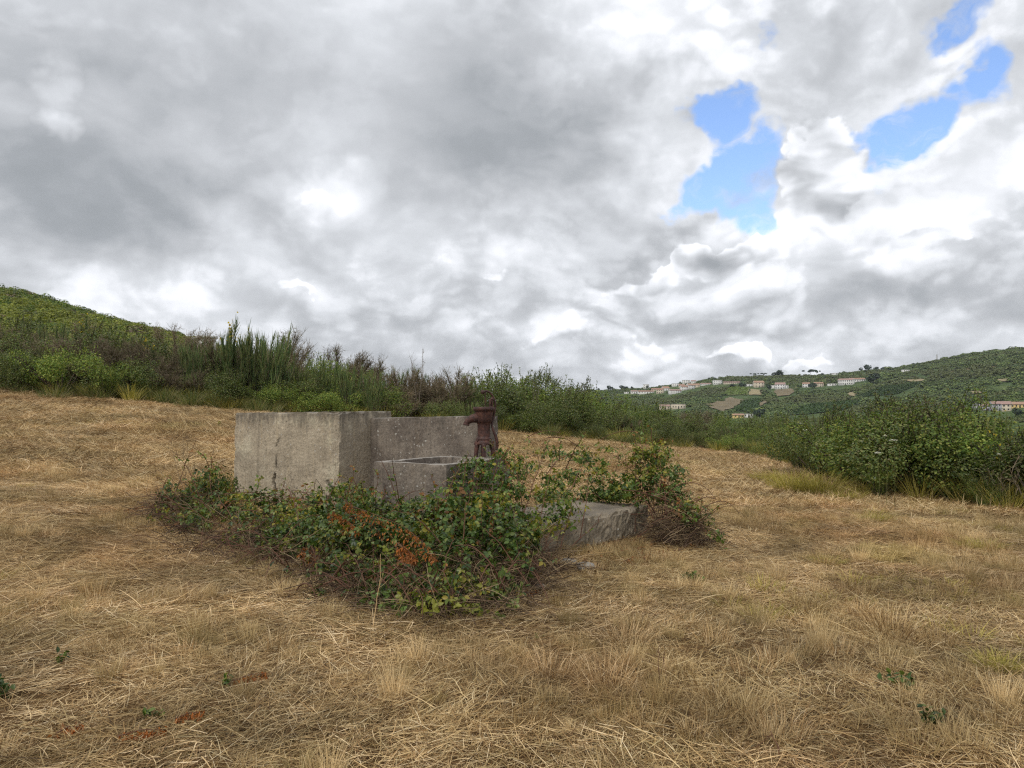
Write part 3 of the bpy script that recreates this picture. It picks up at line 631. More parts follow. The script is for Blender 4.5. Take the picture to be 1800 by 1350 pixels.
# ------------------------------------------------------------------ the concrete: two tanks, trough, pump plinth, slab
TH = math.radians(28)
DA = Vector((math.cos(TH), -math.sin(TH), 0)); DB = Vector((math.sin(TH), math.cos(TH), 0))     # along / into the structure
def block(name, P, ztop, zbot, wall, mat, seed, cut=0.035, rough=0.006, hollow=None, cracks=(), floor_z=None, chip=0.012):
    """cast block on footprint P (4 points, counter-clockwise from the front-left), uneven faces and chipped arrises"""
    bm = bmesh.new()
    P = [Vector((p[0], p[1], 0)) for p in P]; cen = sum(P, Vector()) / 4
    vb = [bm.verts.new((p.x, p.y, zbot)) for p in P]; vt = [bm.verts.new((p.x, p.y, z)) for p, z in zip(P, ztop)]
    for i in range(4):
        j = (i + 1) % 4; bm.faces.new((vb[i], vb[j], vt[j], vt[i]))
    if wall:
        q = []
        for i in range(4):
            a = (P[(i + 1) % 4] - P[i]).normalized(); b = (P[(i - 1) % 4] - P[i]).normalized()
            q.append(P[i] + (a + b) * wall)
        vi = [bm.verts.new((p.x, p.y, z)) for p, z in zip(q, ztop)]; vf = [bm.verts.new((p.x, p.y, floor_z)) for p in q]
        for i in range(4):
            j = (i + 1) % 4
            bm.faces.new((vt[i], vt[j], vi[j], vi[i])); bm.faces.new((vi[i], vi[j], vf[j], vf[i]))
        bm.faces.new(vf)
    else: bm.faces.new(vt)
    for _ in range(7):
        long = [e for e in bm.edges if e.calc_length() > cut * 2]
        if not long: break
        bmesh.ops.subdivide_edges(bm, edges=long, cuts=1, use_grid_fill=True)
    bmesh.ops.triangulate(bm, faces=[f for f in bm.faces if len(f.verts) > 4])
    bm.normal_update()
    me = bpy.data.meshes.new(name); bm.to_mesh(me)
    n = len(me.vertices); co = np.zeros(n * 3); me.vertices.foreach_get('co', co); co = co.reshape(-1, 3)
    nr = np.zeros(n * 3); me.vertices.foreach_get('normal', nr); nr = nr.reshape(-1, 3)
    edge = (np.abs(nr).max(1) < 0.86) & (np.abs(nr[:, 2]) > 0.25) | (np.abs(nr[:, 2]) > 0.25) & (np.abs(nr[:, 2]) < 0.95)
    for i in range(4):
        d = np.hypot(co[:, 0] - P[i].x, co[:, 1] - P[i].y); edge |= d < 0.004
    u = co[:, 0] * 3 + co[:, 1] * 2.1
    dis = rough * 2 * (fbm(u / 0.55 + seed, co[:, 2] / 0.18 + co[:, 1], 4, seed) + 0.6 * fbm(u / 0.12, co[:, 2] / 0.05, 2, seed + 1))
    ch = chip * np.clip(fbm(u / 0.25, co[:, 2] / 0.09, 3, seed + 2) * 2.4 + 0.25, 0, 1.3)
    co = co + nr * dis[:, None] - nr * (edge * ch)[:, None]
    crack_dark = np.zeros(n)
    for line, wd, dp in cracks:
        for a, b in zip(line[:-1], line[1:]):
            a, b = np.array(a), np.array(b); ab = b - a
            t = np.clip(((co - a) @ ab) / (ab @ ab), 0, 1); d = np.linalg.norm(co - (a + t[:, None] * ab), axis=1)
            k = sstep(d, wd, wd * 0.3); crack_dark = np.maximum(crack_dark, k); co = co - nr * (k * dp)[:, None]
    me.vertices.foreach_set('co', co.astype(np.float32).ravel()); me.update()
    at = me.attributes.new('crack_dark', 'FLOAT', 'POINT'); at.data.foreach_set('value', crack_dark.astype(np.float32))
    me.materials.append(mat); bm.free()
    return link(name, me)
C0 = Vector((-2.24, 9.98, 0))                                   # nearest corner of the tall tank
tall_P = [C0 - DA * 1.905, C0, C0 + DB * 1.107, C0 - DA * 1.905 + DB * 1.107]
def onface(s, z): p = C0 - DA * s; return (p.x, p.y, z)
tank = block('tall_tank', tall_P, [1.592, 1.606, 1.617, 1.60], 0.0, 0.13, M_CON_TALL, 3, 0.022, 0.007, chip=0.022, floor_z=0.6, cracks=[
    ([onface(1.13, .30), onface(1.12, .55), onface(1.16, .66), onface(1.13, .74)], 0.026, 0.035),
    ([onface(1.13, .74), onface(1.10, .90), onface(1.12, 1.12), onface(1.05, 1.25)], 0.014, 0.006),
    ([onface(.12, .30), onface(.18, .45), onface(.10, .58), onface(.2, .7)], 0.035, 0.016), ([onface(.3, .42), onface(.2, .5)], 0.03, 0.012)])
tag(tank, 'tall beige concrete water tank with a crack near its base, biggest block of the well', 'water tank')
L2 = Vector((-1.943, 10.54, 0)); R2 = Vector((-0.432, 9.733, 0)); d2 = (R2 - L2).normalized(); n2 = Vector((-d2.y, d2.x, 0))
tank2 = block('low_tank', [L2 + n2 * 0.004, R2, R2 + n2 * 0.52, L2 + n2 * 0.52], [1.522, 1.556, 1.555, 1.53], 0.0, 0.12, M_CON_OLD, 9, 0.03, 0.006, floor_z=0.7)
tag(tank2, 'darker lichen speckled concrete tank standing between the tall tank and the pump', 'water tank')
TL = Vector((-1.488, 8.3, 0)); TF = TL + DA * 0.926; TR = TF + DB * 1.243; TB = TL + DB * 1.243
trough = block('water_trough', [TL, TF, TR, TB], [1.07, 1.067, 1.065, 1.07], 0.0, 0.10, M_CON_OLD, 15, 0.022, 0.005, floor_z=0.72)
tag(trough, 'small open concrete trough with pale rim in front of the darker tank', 'trough')
PLC = Vector((-0.36, 9.42, 0))
pl = [PLC - DA * .27 - DB * .135, PLC + DA * .30 - DB * .135, PLC + DA * .30 + DB * .20, PLC - DA * .27 + DB * .20]
plinth = block('pump_plinth', pl, [0.995] * 4, 0.0, 0, M_CON_OLD, 21, 0.04, 0.004)
tag(plinth, 'concrete block carrying the rusty pump behind the trough', 'plinth')
SP0 = Vector((.23, 7.65, 0)); SP1 = Vector((1.65, 9.3, 0)); sd_ = (SP1 - SP0).normalized(); sn_ = Vector((-sd_.y, sd_.x, 0))
slab = block('well_slab', [SP0 + sn_ * -0.0, SP1, SP1 + sn_ * 1.25, SP0 + sn_ * 0.95], [.455, .475, .47, .46], -0.15, 0, M_CON_SLAB, 27, 0.03, 0.026, chip=0.06)
tag(slab, 'low mossy concrete slab with chipped edge in front of the bramble bush', 'slab')

# ------------------------------------------------------------------ pitcher pump
def lathe(prof, k=20):
    P = np.array(prof); a = np.arange(k) * 2 * PI / k
    V = np.stack([P[:, None, 0] * np.cos(a), P[:, None, 0] * np.sin(a), np.broadcast_to(P[:, 1:2], (len(P), k))], -1).reshape(-1, 3)
    idx = np.arange(len(P) * k).reshape(len(P), k); nx = np.roll(idx, -1, 1)
    return V, np.stack([idx[:-1], nx[:-1], nx[1:], idx[1:]], -1).reshape(-1, 4)
def tube1(pts, rad, k=10, res=6, flat=1.0):
    """smooth tube through points (Catmull-Rom), closed at its ends"""
    P = np.array(pts, float); R = np.array(rad, float); Q = np.concatenate([[2 * P[0] - P[1]], P, [2 * P[-1] - P[-2]]]); out = []; ro = []
    for i in range(len(P) - 1):
        p0, p1, p2, p3 = Q[i:i + 4]
        for t in np.linspace(0, 1, res, endpoint=False):
            out.append(0.5 * (2 * p1 + (p2 - p0) * t + (2 * p0 - 5 * p1 + 4 * p2 - p3) * t * t + (3 * p1 - p0 - 3 * p2 + p3) * t ** 3)); ro.append(R[i] * (1 - t) + R[i + 1] * t)
    out.append(P[-1]); ro.append(R[-1]); out = np.array(out); ro = np.array(ro)
    out = np.concatenate([out[:1], out, out[-1:]]); ro = np.concatenate([[ro[0] * .02], ro, [ro[-1] * .02]])
    out[0] -= (out[2] - out[1]) * 1e-3; out[-1] += (out[-2] - out[-3]) * 1e-3
    return tubes(out[None], ro[None], k)
def box(x0, x1, y0, y1, z0, z1):
    V = [(x, y, z) for z in (z0, z1) for x, y in ((x0, y0), (x1, y0), (x1, y1), (x0, y1))]
    return np.array(V, float), np.array([(3, 2, 1, 0), (4, 5, 6, 7), (0, 1, 5, 4), (1, 2, 6, 5), (2, 3, 7, 6), (3, 0, 4, 7)])
def part(name, geos, mat, parent, smooth=True, bev=0.0):
    g = Geo()
    for v, f in geos: g.add(v, f, mat)
    o = link(name, g.mesh(name, smooth), parent)
    if bev:
        b = o.modifiers.new('bevel', 'BEVEL'); b.width = bev; b.segments = 2; b.limit_method = 'ANGLE'
    return o
pump = thing('hand_pump', 'rusty red brown cast iron hand pump with curved handle on the concrete well', 'hand pump', (-0.345, 9.42, 0.985), math.radians(17))
z0 = 0.985
Z = lambda z: z - z0
part('base', [lathe([(.0, Z(1.262)), (.095, Z(1.262)), (.112, Z(1.245)), (.118, Z(1.225)), (.118, Z(1.205)), (.09, Z(1.205)), (.0, Z(1.21))], 24)], M_RUST, pump)
for a in (200, 255, 330, 80):
    c, s = math.cos(math.radians(a)), math.sin(math.radians(a))
    part('leg', [tube1([(c * .098, s * .098, Z(1.22)), (c * .112, s * .112, Z(1.12)), (c * .128, s * .128, Z(1.0)), (c * .150, s * .150, Z(.992))], [.032, .026, .026, .03], 8, 4)], M_RUST, pump)
part('cylinder', [lathe([(.092, Z(1.258)), (.097, Z(1.272)), (.092, Z(1.288)), (.080, Z(1.296)), (.077, Z(1.31)), (.0775, Z(1.44)), (.082, Z(1.462)), (.090, Z(1.475))], 28)], M_RUST, pump)
head = part('reservoir', [lathe([(.084, Z(1.472)), (.098, Z(1.482)), (.106, Z(1.52)), (.114, Z(1.60)), (.118, Z(1.618)), (.130, Z(1.622)), (.133, Z(1.644)), (.130, Z(1.667)), (.112, Z(1.668)), (.104, Z(1.63)), (.09, Z(1.54)), (.0, Z(1.53))], 30)], M_RUST, pump)
sp = part('spout', [tube1([(-.05, 0, Z(1.535)), (-.11, 0, Z(1.530)), (-.165, 0, Z(1.516)), (-.205, 0, Z(1.488)), (-.222, 0, Z(1.452))], [.066, .058, .047, .037, .032], 14, 6),
                    tube1([(-.221, 0, Z(1.460)), (-.225, 0, Z(1.444))], [.039, .039], 14, 2)], M_RUST, pump)
for a in (30, 120, 210, 300):
    c, s_ = math.cos(math.radians(a)) * .104, math.sin(math.radians(a)) * .104
    part('bolt', [tube1([(c, s_, Z(1.245)), (c, s_, Z(1.272))], [.012, .012], 6, 2)], M_RUST, pump, False)
part('bracket', [box(.068, .088, -.022, .022, Z(1.66), Z(1.765)), box(.098, .114, -.022, .022, Z(1.66), Z(1.79)), box(.066, .116, -.028, .028, Z(1.655), Z(1.675))], M_RUST, pump, False, 0.004)
hd = part('handle', [tube1([(-.005, 0, Z(1.849)), (.035, 0, Z(1.862)), (.085, 0, Z(1.835)), (.128, 0, Z(1.775)), (.143, 0, Z(1.70)), (.138, 0, Z(1.62)), (.118, -.01, Z(1.53)), (.094, -.03, Z(1.455)), (.105, -.045, Z(1.39)), (.140, -.05, Z(1.30)), (.158, -.05, Z(1.22)), (.150, -.05, Z(1.14))],
     [.014, .012, .011, .012, .014, .014, .015, .014, .014, .019, .021, .018], 8, 5)], M_RUST, pump)
part('knob', [tube1([(-.036, 0, Z(1.842)), (-.022, 0, Z(1.847)), (-.006, 0, Z(1.85)), (.006, 0, Z(1.853))], [.016, .026, .026, .015], 10, 3)], M_RUST, hd)
part('pivot_pin', [tube1([(.106, -.045, Z(1.765)), (.106, .045, Z(1.765))], [.011, .011], 8, 2)], M_RUST, hd)
part('piston_rod', [tube1([(.020, 0, Z(1.862)), (.018, 0, Z(1.75)), (.012, 0, Z(1.56))], [.007, .0065, .0065], 8, 3)], M_RUST, pump)

stk = on_land(470, 722, rmin=12); stk.z = tz(stk.x, stk.y)
dpx = stk.y / F_PX
st = link('wooden_stake', mesh_np('wooden_stake', *(lambda v, f: (v, [f]))(*tube1([(0, 0, -.1), (.01, 0, .1), (.015, 0, .24), (.02, .0, .27)], [.022, .022, .02, .012], 6, 2)), M_STAKE))
st.location = stk; tag(st, 'short pale wooden stake sticking up behind the tall tank', 'stake')
for (px, py, s, lab) in ((1030, 1000, .075, 'pale grey stone lying below the slab corner'), (1000, 992, .07, 'smaller stone half buried beside the slab corner'), (948, 1035, .05, 'small whitish stone in the straw under the brambles')):
    p = on_land(px, py); bm = bmesh.new(); bmesh.ops.create_icosphere(bm, subdivisions=3, radius=1.0)
    for v in bm.verts:
        k = 1 + 0.35 * float(fbm(np.array([v.co.x * 1.2 + px]), np.array([v.co.y * 1.3 + v.co.z * 1.7]), 3, 5)[0]); v.co = Vector((v.co.x * k * 1.2, v.co.y * k * .9, v.co.z * k * .6)) * s
    me = bpy.data.meshes.new('stone'); bm.to_mesh(me); bm.free(); me.materials.append(M_STONE)
    o = link('stone', me, loc=p + Vector((0, 0, s * .3))); tag(o, lab, 'stone')
# ------------------------------------------------------------------ brambles
RB = np.random.default_rng(77)
def blob_clusters(blobs, dens, r, up=0.5):
    """leaf cluster places in ellipsoids given as (px, py, depth, rx, ry(depth), rz in metres)"""
    P, Nn = [], []
    for (px, py, Y, rx, ry, rz) in blobs:
        c = np.array(at_depth(px, py, Y))
        n = int(dens * (rx * ry + rx * rz + ry * rz) * 4 / 3 * PI)
        d = rdir(n, r); q = r.uniform(0.25, 1.0, n) ** 0.45 * (1 + .18 * r.normal(size=n))
        p = c + d * np.array([rx, ry, rz]) * q[:, None]
        P.append(p); Nn.append(norm(d * np.array([1 / rx, 1 / ry, 1 / rz]) * min(rx, ry, rz) + np.array([0, 0, up])))
    return np.concatenate(P), np.concatenate(Nn)
def in_concrete(P):
    """true for points inside one of the cast blocks"""
    k = np.zeros(len(P), bool)
    for (Q, zt) in ((tall_P, 1.62), ([L2, R2, R2 + n2 * .52, L2 + n2 * .52], 1.56), ([TL, TF, TR, TB], 1.07), ([SP0, SP1, SP1 + sn_ * 1.25, SP0 + sn_ * 0.95], .46), (pl, .99)):
        ins = np.ones(len(P), bool)
        for i in range(4):
            a, b = Q[i], Q[(i + 1) % 4]
            ins &= ((b.x - a.x) * (P[:, 1] - a.y) - (b.y - a.y) * (P[:, 0] - a.x)) > -0.015
        k |= ins & (P[:, 2] < zt + 0.01)
    return k
def leaflets(P, Nn, r, smin, smax, k=3, jit=0.55):
    """each cluster: k leaflets spread round the end of a stalk"""
    n = len(P); az = r.uniform(0, 2 * PI, n)
    nn = norm(Nn + r.normal(0, jit, (n, 3)))
    ref = np.stack([np.cos(az), np.sin(az), r.uniform(-.6, .2, n)], 1)
    x0 = norm(ref - nn * np.sum(ref * nn, 1, keepdims=True)); y0 = np.cross(nn, x0)
    pos, X, Zz, Sz = [], [], [], []
    s = smin * .62 + (smax - smin * .62) * r.uniform(0, 1, n) ** 1.3
    for j in range(k):
        a = (j - (k - 1) / 2) * (1.25 if k == 3 else 1.0) + r.normal(0, .18, n)
        x = x0 * np.cos(a)[:, None] + y0 * np.sin(a)[:, None]
        pos.append(P + x * (s * .12)[:, None]); X.append(norm(x + np.array([0, 0, -.25]) + r.normal(0, .15, (n, 3)))); Zz.append(norm(nn + r.normal(0, .3, (n, 3)))); Sz.append(s * (1.0 if j == (k - 1) // 2 else .84))
    return np.concatenate(pos), np.concatenate(X), np.concatenate(Zz), np.concatenate(Sz)
LEAF_ME = {}
def leaf_mesh(mat):
    if mat.name not in LEAF_ME: LEAF_ME[mat.name] = mesh_np('leaf', LEAF_V, [LEAF_T], mat, True)
    return LEAF_ME[mat.name]
def frames_to_obj(name, parent, base, pos, x, zn, s, me):
    x = Vector(x).normalized(); zn = Vector(zn); zn = (zn - x * zn.dot(x)).normalized(); y = zn.cross(x)
    m = Matrix(((x.x * s, y.x * s, zn.x * s, pos[0] - base[0]), (x.y * s, y.y * s, zn.y * s, pos[1] - base[1]), (x.z * s, y.z * s, zn.z * s, pos[2] - base[2]), (0, 0, 0, 1)))
    o = link(name, me, parent); o.matrix_basis = m
    return o
def arc(p0, p1, sag, r, n=9, wob=.03):
    t = np.linspace(0, 1, n)[:, None]; p0, p1 = np.array(p0), np.array(p1)
    P = p0 * (1 - t) + p1 * t + np.array([0, 0, 1.0]) * sag * 4 * t * (1 - t)
    return P + np.cumsum(r.normal(0, wob * .35, (n, 3)), 0) * t
def bramble(label, base, blobs, dens, mats, seed, smin=.04, smax=.07, canes=(), ncane=8, nleaf=70, tangle=0, up=.5, name='bramble', cat='bramble', cane_mat=None):
    """mats: [(material, share)]; canes: pixel arcs (x0,y0,Y0,x1,y1,Y1,sag)"""
    r = np.random.default_rng(seed); base = Vector(base); smin *= .74; smax *= .74; dens *= 1.75
    root = thing(name, label, cat, base)
    P, Nn = blob_clusters(blobs, dens, r, up)
    zt = terrain(P[:, 0], P[:, 1]); k = (P[:, 2] > zt + .01) & ~in_concrete(P) & (r.uniform(size=len(P)) < np.clip(.60 + 4.2 * fbm(P[:, 0] / .20 + P[:, 1] / .27, P[:, 2] / .17 + P[:, 1] / .33, 3, seed + 40), .06, 1)); P, Nn = P[k], Nn[k]
    if len(P):
        share = np.array([m[1] for m in mats]); cl = np.clip(fbm(P[:, 0] / .22 + P[:, 1] / .31, P[:, 2] / .22 + P[:, 1] / .4, 2, seed) + .5 + r.normal(0, .10, len(P)), 0, .999)
        order = np.argsort(np.argsort(cl)) / len(cl); pick = np.searchsorted(np.cumsum(share) / share.sum(), order, side='right')
        pick = np.minimum(pick, len(mats) - 1)
        near = np.argsort(-np.sum(Nn * norm(np.array([0, 0, EYE]) - P), 1) + 0.6 * np.linalg.norm(P - np.array([0, 0, EYE]), axis=1))
        single = np.zeros(len(P), bool); single[near[:max(1, nleaf // 3)]] = True
        g = Geo()
        for i, (m, _) in enumerate(mats):
            for one in (False, True):
                kk = (pick == i) & (single == one)
                if not kk.any(): continue
                ps, xs, zs, ss = leaflets(P[kk], Nn[kk], r, smin * (1.12 if one else 1), smax * (1.12 if one else 1), 3)
                if one:
                    for a in range(len(ps)): frames_to_obj('leaf', root, base, ps[a], xs[a], zs[a], ss[a], leaf_mesh(m))
                else:
                    V, F = stamp(LEAF_V, LEAF_T, ps - np.array(base), xs, zs, ss); g.add(V, F, m)
        if g.n: link('foliage', g.mesh('foliage', True), root)['kind'] = 'stuff'
    cs = [(np.array(at_depth(a[0], a[1], a[2])), np.array(at_depth(a[3], a[4], a[5])), a[6]) for a in canes]
    for _ in range(ncane):
        if not len(P): break
        a, b = P[r.integers(len(P))], P[r.integers(len(P))]
        if np.linalg.norm(a - b) < .25: continue
        a = a.copy(); a[2] = tz(a[0], a[1]) + r.uniform(0, .15)
        cs.append((a, b + r.normal(0, .08, 3), r.uniform(.02, .22)))
    hi = np.argsort(-P[:, 2])[:max(4, len(P) // 3)]
    for _ in range(ncane):                       # sprays that break out of the mass
        q = hi[r.integers(len(hi))]; d = norm(Nn[q] * .6 + np.array([0, -.15, .75]) + r.normal(0, .5, 3)); a = P[q] - d * .12
        cs.append((a, P[q] + d * r.uniform(.15, .42), r.uniform(.0, .07)))
    for a, b, sag in cs:
        pts = arc(a, b, sag, r, 12); rr = np.linspace(.0048, .0022, 12) * r.uniform(.8, 1.3)
        V, F = tubes(pts[None] - np.array(base), rr[None], 5)
        link('cane', mesh_np('cane', V, [F], cane_mat or M_CANE, True), root)
        m = r.integers(3, 8); q = pts[r.integers(3, 12, m)] + r.normal(0, .012, (m, 3))
        ps, xs, zs, ss = leaflets(q, norm(r.normal(0, .5, (m, 3)) + np.array([0, -.3, 1])), r, smin * .8, smax * .85, 3)
        for a_ in range(len(ps)): frames_to_obj('leaf', root, base, ps[a_], xs[a_], zs[a_], ss[a_], leaf_mesh(mats[r.integers(len(mats))][0]))
    if tangle: twig_tangle(root, base, blobs, tangle, r)
    return root
def twig_tangle(root, base, blobs, n, r, mat=None, low=.75, rad=(.0014, .0042), ln=(.25, .8), kind=True):
    P = []
    per = max(1, n // len(blobs))
    for (px, py, Y, rx, ry, rz) in blobs:
        c = np.array(at_depth(px, py, Y)); d = rdir(per, r); q = r.uniform(0, 1, per) ** .5
        p = c + d * np.array([rx, ry, rz]) * q[:, None]; P.append(p)
    P = np.concatenate(P); N = len(P); gz = terrain(P[:, 0], P[:, 1])
    P[:, 2] = gz + np.maximum(P[:, 2] - gz, 0.01) * r.uniform(.2, 1.05, N)
    d = norm(np.stack([r.normal(size=N), r.normal(size=N), r.normal(0, .45, N)], 1)); L = r.uniform(*ln, N)
    t = np.linspace(-.5, .5, 7)
    b = norm(r.normal(size=(N, 3)) + np.array([0, 0, -.8])) * (L * r.uniform(.05, .35, N))[:, None]
    C = P[:, None] + d[:, None] * (L[:, None] * t)[..., None] + b[:, None] * ((t * 2) ** 2)[None, :, None] + r.normal(0, .006, (N, 7, 3))
    k = ~in_concrete(C.reshape(-1, 3)).reshape(N, 7).any(1); C = C[k]; N = len(C)
    C[..., 2] = np.maximum(C[..., 2], terrain(C[..., 0].ravel(), C[..., 1].ravel()).reshape(N, 7) + .005)
    R = r.uniform(*rad, N)[:, None] * np.linspace(1, .55, 7)
    V, F = tubes(C - np.array(base), R, 3)
    o = link('twigs', mesh_np('twigs', V, [F], mat or M_CANED, True), root); o['kind'] = 'stuff'
    return o
def gnd(px, py): return on_land(px, py)
G1 = [(M_BRAMO, .03), (M_BRAM, .80), (M_BRAMY, .17)]
G2 = [(M_BRAMO, .05), (M_BRAM, .60), (M_BRAMY, .35)]
# left of the tall tank
bramble('dark leafy bramble growing up against the left edge of the tall tank', gnd(372, 905), [(378, 850, 10.3, .30, .30, .26), (340, 865, 9.9, .36, .28, .20), (395, 880, 9.7, .22, .2, .18), (355, 895, 9.6, .4, .3, .18), (300, 870, 9.7, .25, .2, .14)], 360, G1, 1, .05, .08, canes=[(300, 890, 9.6, 345, 770, 9.8, .02), (330, 900, 9.5, 268, 830, 9.4, .06), (352, 880, 9.6, 322, 800, 9.7, .02)], ncane=7, tangle=160)
bramble('yellow tinged bramble leaning on the foot of the tall tank', gnd(470, 960), [(455, 885, 9.3, .40, .22, .18), (520, 888, 9.1, .36, .22, .17), (580, 878, 9.1, .30, .2, .18), (425, 898, 9.2, .34, .22, .16), (490, 915, 8.6, .5, .3, .20), (560, 920, 8.2, .4, .3, .22), (385, 890, 9.2, .26, .22, .15), (430, 935, 8.2, .32, .28, .20), (350, 920, 8.8, .28, .28, .18), (500, 950, 7.5, .34, .28, .20), (300, 905, 9.1, .22, .22, .14)], 300, G2, 2, .05, .085, canes=[(395, 868, 9.5, 620, 905, 8.7, .10), (560, 880, 9.0, 480, 862, 9.2, .07), (400, 950, 8.6, 560, 860, 9.2, .10)], ncane=12, nleaf=110, tangle=220)
bramble('green bramble filling the gap between the tall tank and the trough', gnd(625, 930), [(620, 868, 9.0, .22, .25, .15), (640, 880, 8.7, .26, .25, .16), (600, 895, 8.5, .3, .25, .18), (650, 905, 8.1, .34, .25, .18)], 330, G1, 3, .05, .08, ncane=6, tangle=90)
# the big mound in front
bramble('broad dark green bramble mound in front of the trough carrying the orange fern', gnd(660, 1040), [(590, 920, 7.6, .42, .42, .24), (680, 905, 7.5, .40, .42, .22), (650, 950, 7.0, .5, .42, .28), (590, 980, 6.8, .42, .36, .22), (720, 965, 6.7, .40, .36, .28), (700, 1010, 6.3, .36, .30, .20), (620, 1010, 6.5, .34, .26, .14), (745, 905, 7.3, .30, .36, .22), (530, 955, 7.5, .36, .32, .18), (680, 1050, 5.9, .36, .22, .14), (620, 1045, 6.1, .3, .2, .1)],
        330, G1, 4, .045, .075, canes=[(660, 1090, 5.6, 670, 960, 6.2, .0), (700, 1075, 5.9, 730, 950, 6.3, .05)], ncane=16, nleaf=240, tangle=420)
bramble('bramble with big round yellowish leaves at the near end of the mound', gnd(830, 1075), [(800, 920, 7.1, .36, .40, .30), (870, 950, 6.8, .34, .34, .32), (800, 985, 6.4, .38, .32, .30), (860, 1020, 6.1, .30, .26, .24), (790, 1040, 5.95, .28, .22, .16), (895, 985, 6.5, .24, .24, .26), (780, 1065, 5.65, .34, .2, .12), (860, 1060, 5.75, .24, .2, .12), (925, 940, 6.9, .16, .2, .2)],
        300, [(M_BRAMO, .03), (M_BRAM, .72), (M_BRAMY, .25)], 5, .05, .088, canes=[(760, 1090, 5.6, 800, 960, 6.2, .03), (930, 1030, 6.2, 840, 930, 6.6, .05)], ncane=14, nleaf=240, tangle=320)
bramble('bramble climbing over the right end of the trough below the pump', gnd(850, 985), [(835, 835, 7.9, .20, .22, .20), (880, 812, 8.5, .24, .22, .14), (815, 870, 7.6, .22, .22, .18), (865, 865, 7.6, .26, .22, .22), (905, 840, 8.2, .18, .2, .2), (850, 905, 7.3, .34, .26, .22), (905, 885, 7.5, .2, .2, .2)],
        280, G1, 6, .05, .08, canes=[(880, 985, 7.1, 935, 800, 8.3, .06), (820, 930, 7.3, 860, 790, 8.6, .05)], ncane=9, nleaf=150, tangle=110)
# thin tall canes over the slab
bramble('tall sparse bramble with bare arching stems over the slab', gnd(970, 985), [(960, 835, 8.2, .22, .22, .12), (1000, 845, 8.1, .18, .2, .14), (945, 870, 7.9, .2, .2, .12), (985, 800, 8.3, .24, .2, .05), (1000, 890, 7.8, .2, .2, .08), (950, 920, 7.6, .16, .2, .12), (1015, 800, 8.6, .22, .2, .07), (930, 800, 8.2, .18, .2, .12), (975, 835, 8.6, .24, .2, .14), (1010, 855, 8.4, .18, .2, .12), (985, 870, 7.9, .16, .2, .16), (975, 915, 7.6, .2, .2, .1), (1045, 810, 8.8, .2, .2, .09), (915, 825, 8.0, .14, .2, .14), (960, 790, 8.2, .16, .2, .08)],
        170, [(M_BRAM, .6), (M_BRAMY, .4)], 7, .045, .075, canes=[(966, 975, 7.4, 920, 810, 7.7, .05), (985, 965, 7.5, 1004, 860, 7.7, .01), (920, 810, 7.7, 850, 782, 8.4, .10), (1004, 860, 7.7, 1030, 815, 8.0, .02), (960, 835, 8.0, 1060, 845, 8.6, .26), (930, 950, 7.4, 905, 830, 7.8, .02), (900, 980, 7.0, 1000, 995, 6.9, .12), (940, 985, 7.0, 1010, 925, 7.5, .02), (1005, 960, 7.6, 1060, 915, 8.0, .01), (925, 770, 9.0, 1010, 775, 9.2, .10), (905, 960, 7.3, 960, 770, 8.0, .05), (960, 770, 8.0, 1045, 800, 8.6, .08), (940, 960, 7.4, 975, 785, 8.0, .03), (1020, 945, 7.8, 1045, 825, 8.4, .04)], ncane=4, nleaf=60, tangle=40)
bramble('low dense green bramble on the back of the slab', gnd(1080, 885), [(1070, 862, 9.6, .24, .24, .15), (1040, 868, 9.7, .22, .22, .12), (1100, 860, 9.4, .22, .24, .18), (1005, 872, 9.8, .26, .2, .10), (1055, 835, 9.7, .2, .2, .12), (965, 868, 9.6, .2, .2, .10)], 360, G1, 8, .045, .07, ncane=5, nleaf=50, tangle=50)
bramble('upright bramble bush with reddish stems at the right end of the slab', gnd(1165, 925), [(1135, 815, 9.4, .30, .26, .18), (1165, 850, 9.2, .28, .26, .22), (1120, 855, 9.3, .26, .24, .20), (1180, 870, 9.0, .2, .22, .16), (1140, 880, 9.1, .22, .22, .14), (1110, 800, 9.6, .2, .2, .08), (1195, 835, 9.1, .12, .14, .12), (1125, 785, 9.5, .22, .2, .12), (1160, 800, 9.3, .2, .2, .14), (1195, 885, 8.7, .16, .18, .16), (1215, 905, 8.5, .14, .16, .12), (1065, 790, 9.8, .14, .2, .05)],
        250, [(M_BRAMO, .07), (M_BRAM, .60), (M_BRAMY, .33)], 9, .045, .075, canes=[(1160, 910, 9.1, 1125, 760, 9.4, .02), (1150, 900, 9.1, 1050, 800, 9.6, .24), (1050, 800, 9.6, 1015, 808, 9.7, .06), (1170, 920, 9.0, 1180, 800, 9.2, .03), (1165, 915, 9.0, 1200, 820, 9.0, .05), (1150, 860, 9.4, 1128, 742, 9.5, .02), (1155, 850, 9.3, 1190, 775, 9.3, .05), (1120, 760, 9.5, 1040, 790, 9.7, .10), (1100, 905, 9.0, 1200, 880, 8.8, -.02), (1120, 945, 8.6, 1225, 870, 8.9, .02)], ncane=8, nleaf=120, tangle=60)
bramble('small trailing bramble shoot creeping into the straw at the far right of the slab', gnd(1250, 935), [(1245, 915, 8.6, .10, .12, .07), (1262, 940, 8.3, .07, .1, .06), (1225, 905, 8.7, .1, .1, .06), (1270, 960, 8.1, .05, .08, .05)], 200, G1, 10, .045, .07, canes=[(1180, 900, 8.8, 1275, 965, 8.1, .06)], ncane=2, nleaf=90)
